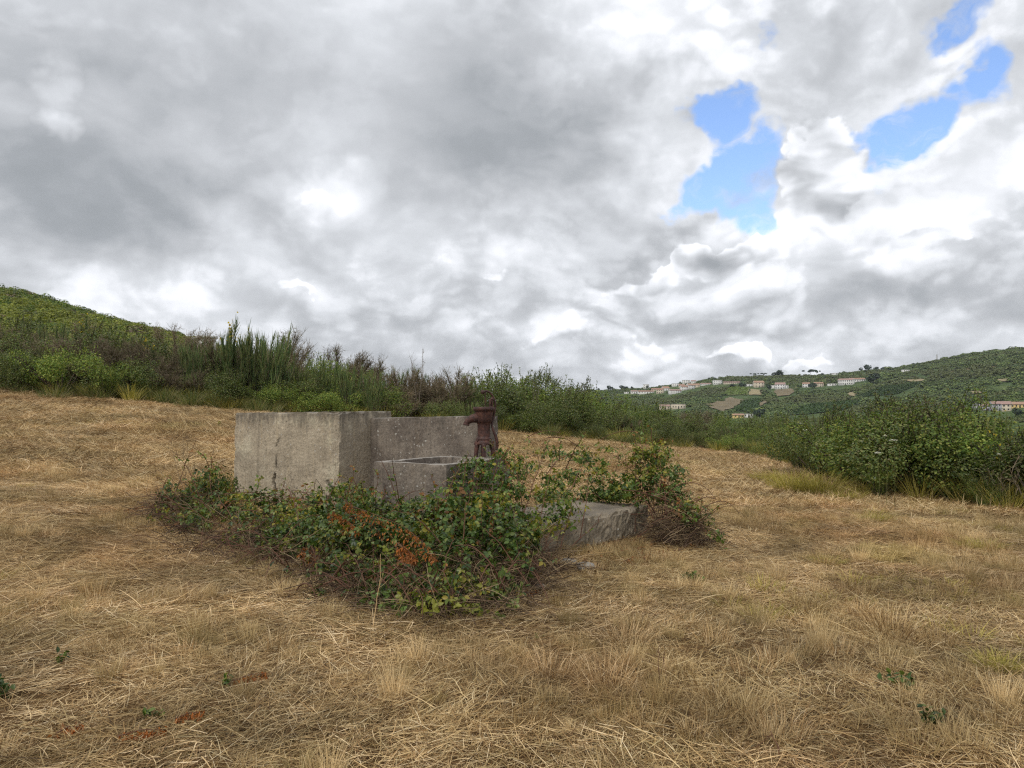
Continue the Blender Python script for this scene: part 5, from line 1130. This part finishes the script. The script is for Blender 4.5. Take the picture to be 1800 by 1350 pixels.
for a in (('dark green weed in the straw below the slab', 1215, 1020, 90, .13, .09, M_BRAM, 1), ('single fresh green leaf cluster in the straw near the mound corner', 942, 1122, 12, .04, .05, M_BRAMY, 2), ('dark green weed patch in the right foreground', 1590, 1212, 110, .16, .10, M_BRAM, 3), ('green weed below the dark patch near the bottom right', 1640, 1275, 70, .14, .10, M_BRAM, 4),
          ('small green leaves at the left border of the foreground', 8, 1225, 40, .07, .12, M_BRAM, 5), ('tiny green weed in the left foreground straw', 110, 1168, 22, .05, .06, M_BRAM, 6), ('small green weed in the bottom left straw', 275, 1262, 36, .09, .06, M_BRAM, 7), ('pale green weed left of the tall tank', 385, 755, 60, .25, .35, M_BRAMY, 8), ('dark low weed in the middle of the left foreground', 395, 1205, 20, .05, .05, M_BRAM, 9)):
    weed(*a)
# dry upright stalks left of the tall tank, thin seed heads, wild carrot
def stalks(name, label, cat, items, mat, rad=.0035, seed=1, side=4):
    r = np.random.default_rng(seed); root = thing(name, label, cat, gnd(*items[0][:2]))
    for (px, py, qx, qy) in items:
        a = gnd(px, py); b = at_depth(qx, qy, a.y + .1); pts = arc(a, b, .0, r, 10, .02)
        V, F = tubes(pts[None] - np.array(root.location), np.linspace(rad, rad * .4, 10)[None], 4); link('stem', mesh_np('stem', V, [F], mat, True), root)
        k = side; q = r.integers(3, 9, k); dd = norm(pts[np.minimum(q + 1, 9)] - pts[q] + r.normal(0, .05, (k, 3))); L = r.uniform(.05, .16, k)
        V, F = tubes(curve_pts(pts[q] - np.array(root.location), dd, L, r.normal(0, .02, (k, 3)), 4), np.full((k, 4), rad * .45), 3); link('twig', mesh_np('twig', V, [F], mat), root)
    return root
stalks('dry_stalks', 'tall dry weed stalks standing left of the tall tank', 'dry weed', [(330, 880, 318, 755), (332, 882, 330, 765), (328, 880, 296, 770), (335, 880, 345, 790), (325, 884, 290, 830)], M_CANED, .004, 3, 6)
stalks('dry_stalk', 'dark forked dry stalk standing in the right foreground', 'dry weed', [(1160, 1195, 1152, 1125), (1160, 1195, 1172, 1150)], M_CANE, .003, 4, 3)
stalks('dry_stalk', 'leaning dark stalk in the straw near the bottom right of centre', 'dry weed', [(1372, 1335, 1358, 1270)], M_CANE, .004, 5, 2)
stalks('dry_stalk', 'pale straw stalk standing in front of the bramble mound', 'dry weed', [(655, 1110, 668, 975)], M_STRAW, .0028, 6, 2)
stalks('dry_stalk', 'bent pale stalk leaning across the bramble mound', 'dry weed', [(684, 1100, 735, 1010)], M_STRAW, .0025, 7, 2)
def carrot(px, Y, py, s, label):
    b = at_depth(px, 760, Y); b.z = tz(b.x, b.y); h = at_depth(px, py, Y).z - b.z; r = np.random.default_rng(int(px))
    root = thing('wild_carrot', label, 'flower', b)
    V, F = tubes(np.array([[(0, 0, 0), (.02, 0, h * .5), (.0, .0, h)]]), np.array([[.004, .003, .002]]), 4); link('stem', mesh_np('stem', V, [F], M_GRASSG), root)
    n = 70; q = np.sqrt(r.uniform(0, 1, n)) * s; a = r.uniform(0, 6.28, n); P = np.stack([q * np.cos(a), q * np.sin(a), h + .02 + r.normal(0, .004, n) - (q / s) ** 2 * .015], 1)
    V, F = stamp(CARD_V, CARD_T, P, norm(rdir(n, r) * np.array([1, 1, .2])), np.tile([0, 0, 1.0], (n, 1)) + r.normal(0, .2, (n, 3)), r.uniform(.014, .024, n)); g = Geo(); g.add(V, F, M_WHITEF)
    C = np.stack([np.tile([0, 0, h - .05], (10, 1)), P[:10]], 1); V, F = tubes(C, np.full((10, 2), .0015), 3); g.add(V, F, M_GRASSG)
    link('flower_head', g.mesh('flower_head'), root)
for a in ((1570, 12.2, 775, .065, 'largest white wild carrot umbel in front of the dark bush'), (1556, 12.4, 767, .035, 'small white wild carrot umbel just above the largest one'), (1542, 12.1, 797, .045, 'lowest white wild carrot umbel in front of the dark bush'), (1406, 17.0, 745, .06, 'higher of two white umbels at the left end of the right hedge'), (1415, 16.6, 757, .055, 'lower of two white umbels at the left end of the right hedge'), (1755, 12.2, 800, .03, 'tiny white bloom near the dead branches on the right')):
    carrot(*a)
# ------------------------------------------------------------------ far land: scrub, trees, plots, houses
def card_tree(seed, n, wid=.5, z0=.0, mat=None, size=(.10, .22), flat=1.0):
    r = np.random.default_rng(seed); k = 6; c = np.stack([r.normal(0, wid * .35, k), r.normal(0, wid * .35, k), z0 + (1 - z0) * r.uniform(.3, .75, k)], 1); rad = r.uniform(.2, .32, k) * (1 - z0 * .4)
    c[:, 2] = np.minimum(c[:, 2], 1 - rad * .9 * flat)
    i = r.integers(0, k, n); d = rdir(n, r); p = c[i] + d * (rad[i] * r.uniform(.5, 1.05, n) ** .4)[:, None] * np.array([1, 1, flat])
    zn = norm(d + np.array([0, 0, .5]) + r.normal(0, .3, (n, 3))); V, F = stamp(CARD_V, CARD_T, p, norm(np.cross(zn, rdir(n, r))), zn, r.uniform(*size, n))
    return V, F
def tree_mesh(seed, n, mat, **k):
    V, F = card_tree(seed, n, **k); g = Geo(); g.add(V, F, mat); return g.mesh('crown')
C_FAR = proto_coll('far_scrub', [tree_mesh(400 + s, 170, M_FAR, wid=.75, size=(.12, .26)) for s in range(5)])
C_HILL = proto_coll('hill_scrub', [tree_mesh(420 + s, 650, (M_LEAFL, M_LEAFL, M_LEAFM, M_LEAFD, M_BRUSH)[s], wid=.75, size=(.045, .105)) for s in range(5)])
def P2(px, py, rmin=250): return on_land(px, py, rmin=rmin)
# plots of the vineyard slope, draped a little above the land: corner pixels, soil colour, rows
M_VSOIL = plain('vineyard_soil', (.15, .16, .060), 0.95, 0.2, .05); M_BARE = plain('bare_soil', (.175, .14, .082), 0.95, 0.4, .06); M_STUB = plain('stubble_field', (.27, .225, .125), 0.95, 0.25, .05)
M_VGRN = plain('young_vineyard', (.045, .085, .028), 0.95, 0.3, .05); M_VINE = leaf_mat('vine_rows', [(.045, .085, .025), (.06, .105, .03), (.075, .12, .035)], .7, .15)
M_VLIT = leaf_mat('light_vine_rows', [(.16, .24, .05), (.19, .27, .06), (.22, .28, .08)], .7, .15)
PLOTS = []
def plot(name, label, cor, mat, rows=None, vine=None, along=0, lift=1.0):
    W = [P2(*c) for c in cor]; PLOTS.append((np.array([(p.x, p.y) for p in W]), .30 if mat is M_BARE else .06)); n = 26
    def q(u, v): return (W[0] * (1 - u) + W[1] * u) * (1 - v) + (W[3] * (1 - u) + W[2] * u) * v
    U = np.linspace(0, 1, n); G = np.array([[list(q(u, v)) for u in U] for v in U]); G[..., 2] = terrain(G[..., 0].ravel(), G[..., 1].ravel()).reshape(n, n) + lift
    wv = 5.0; dx = fbm(G[..., 0] / 14 + 3, G[..., 1] / 14, 3, 91) * wv; dy = fbm(G[..., 0] / 14, G[..., 1] / 14 + 9, 3, 92) * wv * 3; G[..., 0] += dx; G[..., 1] += dy; G[..., 2] = terrain(G[..., 0].ravel(), G[..., 1].ravel()).reshape(n, n) + lift
    idx = np.arange(n * n).reshape(n, n); F = np.stack([idx[:-1, :-1], idx[:-1, 1:], idx[1:, 1:], idx[1:, :-1]], -1).reshape(-1, 4)[:, ::-1]
    o = link(name, mesh_np(name, G.reshape(-1, 3), [F], mat, True)); o['kind'] = 'structure'; o['label'] = label
    if rows:
        r = np.random.default_rng(rows); g = Geo()
        for k in range(rows):
            u = (k + .5) / rows; L = 60; t = np.linspace(.02, .98, L)
            P = np.array([list(q(u, x) if along == 0 else q(x, u)) for x in t]); P[:, 2] = terrain(P[:, 0], P[:, 1]) + lift + .5
            V, F = stamp(CARD_V, CARD_T, np.repeat(P, 3, 0) + r.normal(0, .35, (L * 3, 3)), rdir(L * 3, r), rdir(L * 3, r) + np.array([0, 0, .6]), r.uniform(1.2, 2.4, L * 3)); g.add(V, F, vine)
        v = link('vine_rows', g.mesh('vine_rows')); tag(v, 'vine rows on the ' + label, kind='stuff')
plot('vineyard', 'light green vineyard plot below the houses', [(1283, 681), (1317, 683), (1312, 695), (1272, 695)], M_VSOIL, 11, M_VLIT)
plot('stubble_plot', 'pale stubble plot beside the light vineyard', [(1319, 684), (1343, 687), (1340, 696), (1314, 695)], M_STUB)
plot('bare_plot', 'red brown bare plot below the white house', [(1362, 686), (1402, 682), (1386, 696), (1360, 698)], M_BARE)
plot('bare_plot', 'bare earth slope above the low sheds', [(1240, 712), (1282, 699), (1308, 703), (1272, 724)], M_BARE)
plot('vineyard', 'dark green plot in the hollow', [(1308, 706), (1340, 702), (1326, 724), (1286, 723)], M_VGRN, 7, M_VINE)
plot('bare_plot', 'brown strip right of the dark plot', [(1332, 712), (1354, 702), (1351, 708), (1336, 715)], M_BARE)
plot('vineyard', 'long dark green vineyard on the lower slope', [(1388, 731), (1424, 711), (1515, 705), (1480, 722)], M_VGRN, 14, M_VINE, 1)
plot('vineyard', 'upper dark green vineyard in the middle of the slope', [(1506, 698), (1556, 680), (1622, 673), (1580, 693)], M_VGRN, 12, M_VINE, 1)
for c, lab in (([(1588, 669), (1618, 667), (1630, 669), (1602, 672)], 'upper thin ochre scar on the far right hill'), ([(1700, 690), (1728, 688), (1736, 691), (1708, 693)], 'ochre scar above the grey houses'), ([(1748, 669), (1785, 667), (1790, 671), (1755, 673)], 'faint ochre scar near the right border'), ([(1492, 691), (1504, 690), (1500, 698), (1490, 697)], 'small pale scar left of the upper vineyard')):
    plot('bare_ground', lab, c, M_STUB)
HOUSE_XY = []
def in_poly(X, Y, Q):
    k = np.zeros(len(X), bool)
    for i in range(len(Q)):
        (x0, y0), (x1, y1) = Q[i], Q[(i + 1) % len(Q)]
        with np.errstate(divide='ignore', invalid='ignore'): k ^= ((y0 > Y) != (y1 > Y)) & (X < (x1 - x0) * (Y - y0) / (y1 - y0 + 1e-9) + x0)
    return k
# houses -------------------------------------------------------------
M_WHITE = plain('whitewash', (.66, .65, .62), .85, .08, .4); M_CREAM = plain('cream_wall', (.55, .48, .37), .85, .1, .4); M_GREYW = plain('grey_wall', (.36, .36, .37), .85, .1, .4); M_YELW = plain('yellow_wall', (.62, .47, .20), .85, .1, .4)
M_TILE = plain('clay_tiles', (.33, .20, .145), .85, .25, .8); M_TILEP = plain('faded_pink_tiles', (.36, .235, .20), .85, .2, .8); M_TILEO = plain('orange_tiles', (.37, .235, .165), .85, .2, .8); M_FLAT = plain('grey_flat_roof', (.42, .41, .39), .85, .2, .8); M_DARKW = plain('dark_window', (.03, .032, .036), .3, .1, 1.0, spec=.5)
def house(label, px, py, wpx, hpx, wall, roof, nx=3, ny=1, roofh=.35, yaw=0.0, depth=.7, flat=False, group=None, name='house', cat='house', chimney=False, rmin=250):
    p = P2(px, py, rmin); m = p.y / F_PX; w, h = wpx * m, hpx * m; d = max(5.0, w * depth); HOUSE_XY.append((p.x, p.y, w * .75))
    root = thing(name, label, cat, p, yaw * RS.choice([-1.6, 1.0, 2.2]) - math.atan2(p.x, p.y) * .6, group); rh = 0.35 if flat else min(h * roofh, 3.2); wh = h - rh
    part('wall', [box(-w / 2, w / 2, 0, d, -4, wh)], wall, root, False)
    if flat: part('roof', [box(-w / 2 - .2, w / 2 + .2, -.2, d + .2, wh, wh + rh)], roof, root, False)
    else:
        e = .45; V = np.array([(-w / 2 - e, -e, wh - .05), (w / 2 + e, -e, wh - .05), (w / 2 + e, d + e, wh - .05), (-w / 2 - e, d + e, wh - .05), (-w / 2 - e * .2, d / 2, h), (w / 2 + e * .2, d / 2, h)], float)
        g = Geo(); g.add(V, [(0, 1, 5, 4), (2, 3, 4, 5)], roof); g.add(V, [(1, 2, 5), (3, 0, 4)], wall); g.add(V, [(3, 2, 1, 0)], roof); rf = link('roof', g.mesh('roof'), root)
        if chimney: part('chimney', [box(w * .2, w * .2 + .8, d / 2 - .4, d / 2 + .4, wh, h + .9)], wall, rf, False)
    fl = wh / ny
    for j in range(ny):
        for i in range(nx):
            x = -w / 2 + w * (i + .5) / nx; ww = min(1.1, w / nx * .4); z = fl * j + fl * .35; hh = min(1.5, fl * .45)
            part('door' if (j == 0 and i == nx // 2 and nx > 2) else 'window', [box(x - ww / 2, x + ww / 2, -.06, .05, (.05 if (j == 0 and i == nx // 2 and nx > 2) else z), z + hh)], M_DARKW, root, False)
    return root
V_ = 'houses of the hillside village'
for a in (('tall white house standing alone above the left end of the village', 1135, 682, 9, 8, M_WHITE, M_FLAT, 2, 2, .2, .2, .7, True), ('low white house at the left end of the village', 1115, 692, 11, 6, M_WHITE, M_TILEP, 3, 1, .3, .1), ('pale shed at the very left tip of the village', 1101, 692, 8, 3.2, M_WHITE, M_FLAT, 2, 1, .3, .1, .7, True),
          ('long white house with orange roof on the lower village edge', 1136, 692, 28, 6, M_WHITE, M_TILE, 6, 1, .36, .05, .4), ('cream house with orange roof in the middle of the lower village', 1159, 692, 12, 10, M_CREAM, M_TILE, 3, 2, .3, .3), ('narrow orange roofed house behind the long white block', 1171, 687, 12, 8, M_WHITE, M_TILEO, 3, 1, .4, .2), ('long white block at the lower right of the village', 1188, 692, 21, 8, M_WHITE, M_TILEP, 6, 2, .28, .15, .45),
          ('bright white building above the village centre', 1189, 679, 14, 5, M_WHITE, M_FLAT, 4, 1, .2, .1, .6, True), ('white gabled house at the right end of the lower row', 1204, 686, 12, 9, M_WHITE, M_TILE, 3, 2, .3, -.2), ('stepped white house with orange roof right of the gabled one', 1216, 684, 13, 10, M_WHITE, M_TILEO, 4, 2, .32, .2), ('small orange roofed house on the right shoulder of the village', 1225, 681, 9, 7, M_CREAM, M_TILEO, 2, 1, .4, .1),
          ('highest white house of the village', 1207, 675, 12, 7, M_WHITE, M_FLAT, 3, 2, .2, .1, .6, True), ('white house just right of the highest one', 1219, 674, 9, 6, M_WHITE, M_TILEP, 2, 1, .3, .1), ('low pale row leading right from the village', 1241, 677, 18, 4, M_WHITE, M_TILEP, 5, 1, .4, .0, .4), ('cream lean house below the highest ones', 1198, 681, 10, 6, M_CREAM, M_TILE, 2, 1, .4, .1),
          ('small brown roofed house in the gap of the lower row', 1149, 687, 10, 5, M_CREAM, M_TILE, 2, 1, .45, .3)):
    house(*a, group=V_)
H_ = 'houses spread along the far slope'
for a in (('white house at the left of the long cream row', 1262, 676, 15, 8, M_WHITE, M_FLAT, 4, 2, .2, .1, .6, True), ('long cream row with flat roof above the light vineyard', 1287, 675, 28, 4.5, M_CREAM, M_TILEP, 8, 1, .35, .05, .3), ('low white annexe left of the cream house', 1317, 679, 14, 4, M_WHITE, M_FLAT, 3, 1, .3, .0, .6, True), ('two storey cream house with orange roof above the stubble plot', 1335, 681, 17, 12, M_CREAM, M_TILEO, 3, 2, .28, .15),
          ('white house with central gable above the red brown plot', 1371, 684, 17, 12, M_WHITE, M_TILEP, 4, 2, .3, -.1), ('low white wing left of the gabled white house', 1359, 683, 9, 6, M_WHITE, M_FLAT, 2, 1, .2, .0, .7, True), ('low white wing right of the gabled white house', 1382, 683, 8, 6, M_WHITE, M_FLAT, 2, 1, .2, .0, .7, True),
          ('left of the twin orange roofed houses beside the dark tree', 1417, 681, 12, 9, M_WHITE, M_TILEO, 3, 2, .28, .1), ('right of the twin orange roofed houses beside the dark tree', 1440, 680, 15, 8.5, M_CREAM, M_TILEO, 4, 2, .28, .1), ('big white two storey block at the left of the long estate', 1486, 677, 25, 12, M_WHITE, M_TILEP, 7, 2, .22, .25, .5), ('long orange roofed wing of the estate running up to the dark tree', 1508, 671, 26, 7, M_WHITE, M_TILE, 7, 1, .35, .2, .35), ('low white shed left of the estate', 1464, 678, 14, 4, M_WHITE, M_FLAT, 3, 1, .3, .1, .6, True),
          ('small white house alone high on the right slope', 1594, 654, 12, 4.5, M_WHITE, M_FLAT, 3, 1, .3, .4, .6, True), ('tiny white hut on the right ridge', 1468, 647, 9, 3, M_WHITE, M_FLAT, 2, 1, .3, .1, .6, True)):
    house(*a, group=H_)
S_ = 'low sheds in the valley seen over the thicket'
for a in (('long pale warehouse roof showing just above the thicket', 1193, 719, 24, 9, M_CREAM, M_FLAT, 5, 1, .2, .1, .5, True), ('smaller pale warehouse left of the long one', 1168, 720, 18, 9, M_CREAM, M_TILEP, 4, 1, .3, .1, .5), ('yellow shed half hidden by the thicket', 1299, 735, 18, 8, M_YELW, M_TILEO, 3, 1, .3, .1, .5), ('white shed with dark doorway right of the yellow one', 1316, 734, 16, 7, M_WHITE, M_FLAT, 3, 1, .2, .1, .5, True)):
    house(*a, group=S_, name='shed', cat='shed')
R_ = 'houses above the right hand bushes'
for a in (('low grey house at the left of the group above the yellow gorse', 1720, 717, 14, 8, M_GREYW, M_FLAT, 3, 1, .2, .1, .7, True), ('house with faded pink roof above the yellow gorse', 1737, 721, 18, 15, M_GREYW, M_TILEP, 3, 2, .45, .15), ('grey two storey house with dark windows above the yellow gorse', 1755, 722, 19, 17, M_GREYW, M_TILEP, 4, 2, .28, .1), ('gabled yellowish house at the right of the grey group', 1769, 723, 13, 18, M_CREAM, M_TILEP, 2, 2, .3, .2), ('long yellow house with orange roof at the right border', 1793, 717, 30, 11, M_YELW, M_TILEO, 5, 1, .42, .1, .5)):
    house(*a, group=R_)
wh_ = house('small white building glimpsed behind the thicket near the yellow tipped broom', 367, 640, 24, 50, M_WHITE, M_WHITE, 1, 1, .15, .2, .8, True, name='white_house', rmin=48)
# skyline trees ------------------------------------------------------
CR = {'round': [tree_mesh(440 + s, 300, M_FARSKY, wid=.6, z0=.15, size=(.10, .2)) for s in range(3)], 'pine': [tree_mesh(450, 260, M_FARSKY, wid=1.1, z0=.55, size=(.1, .18), flat=.45)], 'cypress': [tree_mesh(455, 160, M_FARSKY, wid=.18, z0=.0, size=(.07, .14))]}
def far_tree(label, px, py, hpx, kind='round', wx=1.0, group=None):
    p = P2(px, py); h = hpx * p.y / F_PX
    o = thing('pine_tree' if kind == 'pine' else 'cypress' if kind == 'cypress' else 'broadleaf_tree', label, 'tree', p, RS.uniform(0, 6), group)
    k = link('crown', CR[kind][RS.integers(len(CR[kind]))], o); k.scale = (h * wx, h * wx, h)
    V, F = tubes(np.array([[(0, 0, -1), (h * .02, 0, h * .35), (0, h * .02, h * .7)]]), np.array([[h * .035, h * .025, h * .012]]), 5); link('trunk', mesh_np('trunk', V, [F], M_BARK), o)
for a in (('small round tree at the left end of the far ridge', 1052, 675, 7), ('larger round tree second from the left on the far ridge', 1072, 675, 10), ('broad low tree clump on the far ridge above the village', 1094, 675, 8, 'round', 2.0), ('lone small tree right of the ridge clump', 1110, 674, 5), ('dot of a tree on the ridge above the tall white house', 1137, 675, 6), ('thin tree left on the wooded hill top', 1247, 656, 6), ('round tree right beside the thin one on the wooded hill', 1254, 656, 7),
          ('dark pines at the crest of the wooded hill', 1327, 656, 8, 'pine', 1.3), ('second dark pine along the wooded crest', 1342, 658, 8, 'pine', 1.0), ('broad dark tree where the wooded hill dips', 1367, 662, 12, 'round', 1.5), ('umbrella pine with see through crown on the saddle', 1424, 653, 13, 'pine', 1.2), ('smaller umbrella pine beside it on the saddle', 1436, 652, 11, 'pine', .8), ('thin small tree right of the umbrella pines', 1446, 650, 6, 'cypress', 1.5), ('tiny tree on the bare ridge', 1482, 645, 5), ('narrow cypress on the right ridge', 1513, 643, 9, 'cypress', 1.3),
          ('big round tree on the right ridge next to the cypress', 1524, 644, 14, 'round', 1.1), ('lower round tree right of the big one on the ridge', 1540, 642, 8, 'round', 1.3), ('small round tree further right on the ridge', 1552, 641, 6, 'round', 1.4), ('dark spreading tree at the right end of the estate', 1535, 675, 20, 'round', 1.2), ('dark tree between the twin orange roofed houses', 1428, 684, 12, 'round', 1.3), ('dark tree left of the gabled white house', 1353, 686, 11, 'round', 1.0), ('bushy tree between the cream row and the cream house', 1303, 681, 9, 'round', 1.5), ('dark round tree beside the white shed', 1335, 733, 16, 'round', 1.2), ('tree left of the cream row', 1288, 682, 8, 'round', 1.2),
          ('row of low trees on the ridge below the mast', 1605, 638, 5, 'round', 2.2), ('dark tree below the yellow house at the right border', 1785, 732, 16, 'round', 1.1)):
    far_tree(*a)
m = P2(1647, 630); h = 12 * m.y / F_PX; V, F = tubes(np.array([[(0, 0, -1), (0, 0, h * .5), (0, 0, h)]]), np.array([[.9, .8, .7]]), 6); mo = link('mast', mesh_np('mast', V, [F], M_FLAT), loc=m); tag(mo, 'thin grey mast standing on the right ridge line', 'mast')
# the woods that nobody could count
def far_woods():
    r = np.random.default_rng(60); n = 75000
    az = np.radians(r.uniform(-2, 52, n)); R = np.exp(r.uniform(math.log(110), math.log(1720), n)); k = r.uniform(size=n) < np.clip((R / 900) ** .7, .18, 1); az, R = az[k], R[k]
    X, Y = R * np.sin(az), R * np.cos(az); n = len(X)
    keep = (fbm(X / 120, Y / 120, 4, 71) + .35 * fbm(X / 30, Y / 30, 2, 72)) > -.06
    keep |= (R > 700) & (r.uniform(size=n) < .72)
    for Q, leave in PLOTS:
        for f in (1.0, 1.02, 1.04, 1.06, 1.085): keep &= ~in_poly(X * f, Y * f, Q) | (r.uniform(size=n) < leave)
    for (hx, hy, hw) in HOUSE_XY: keep &= ~((np.abs(X - hx * Y / hy) < hw + 4) & (Y > hy - 60) & (Y < hy + hw * 1.6))
    X, Y, R = X[keep], Y[keep], R[keep]; n = len(X)
    s = (r.gamma(5, .40, n) + 1.0) * np.clip(R / 700, .55, 1.1)
    scatter('far_woods', np.stack([X, Y, terrain(X, Y) - s * .12], 1), np.stack([np.zeros(n), np.zeros(n), r.uniform(0, 6.28, n)], 1), np.stack([s * 1.6, s * 1.6, s], 1), r.integers(0, 5, n), C_FAR, 'dark green woods and scrub covering the far hills')
far_woods()
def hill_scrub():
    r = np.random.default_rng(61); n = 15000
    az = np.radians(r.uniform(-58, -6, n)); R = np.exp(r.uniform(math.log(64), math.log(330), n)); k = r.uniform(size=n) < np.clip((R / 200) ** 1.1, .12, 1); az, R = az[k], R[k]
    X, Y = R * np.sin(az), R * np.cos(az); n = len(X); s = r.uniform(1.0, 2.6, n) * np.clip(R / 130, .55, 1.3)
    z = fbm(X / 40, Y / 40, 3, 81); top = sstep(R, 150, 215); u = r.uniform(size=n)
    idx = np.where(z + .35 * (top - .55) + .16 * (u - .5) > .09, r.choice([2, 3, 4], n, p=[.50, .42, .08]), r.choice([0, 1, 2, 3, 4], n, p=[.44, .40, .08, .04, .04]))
    scatter('hill_scrub', np.stack([X, Y, terrain(X, Y) - s * .15], 1), np.stack([np.zeros(n), np.zeros(n), r.uniform(0, 6.28, n)], 1), np.stack([s * 1.3, s * 1.3, s], 1), idx, C_HILL, 'scrub covering the left hill, coloured light green as if sunlit')
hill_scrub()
# ------------------------------------------------------------------ the air of a humid day: one closed box of thin haze round the whole land
def haze():
    V, F = box(-7900, 7900, -7900, 7900, -18, 128)
    m = bpy.data.materials.new('haze'); m.use_nodes = True; t = NT(m.node_tree); t.n.clear()
    out = t.node('ShaderNodeOutputMaterial'); pv = t.node('ShaderNodeVolumePrincipled', {'Color': (.86, .91, .98, 1), 'Density': 0.00007, 'Anisotropy': 0.2})
    t.l.new(pv.outputs[0], out.inputs['Volume'])
    o = link('haze', mesh_np('haze', V, [F], m)); tag(o, 'thin humid haze over the valley', kind='stuff')
haze()
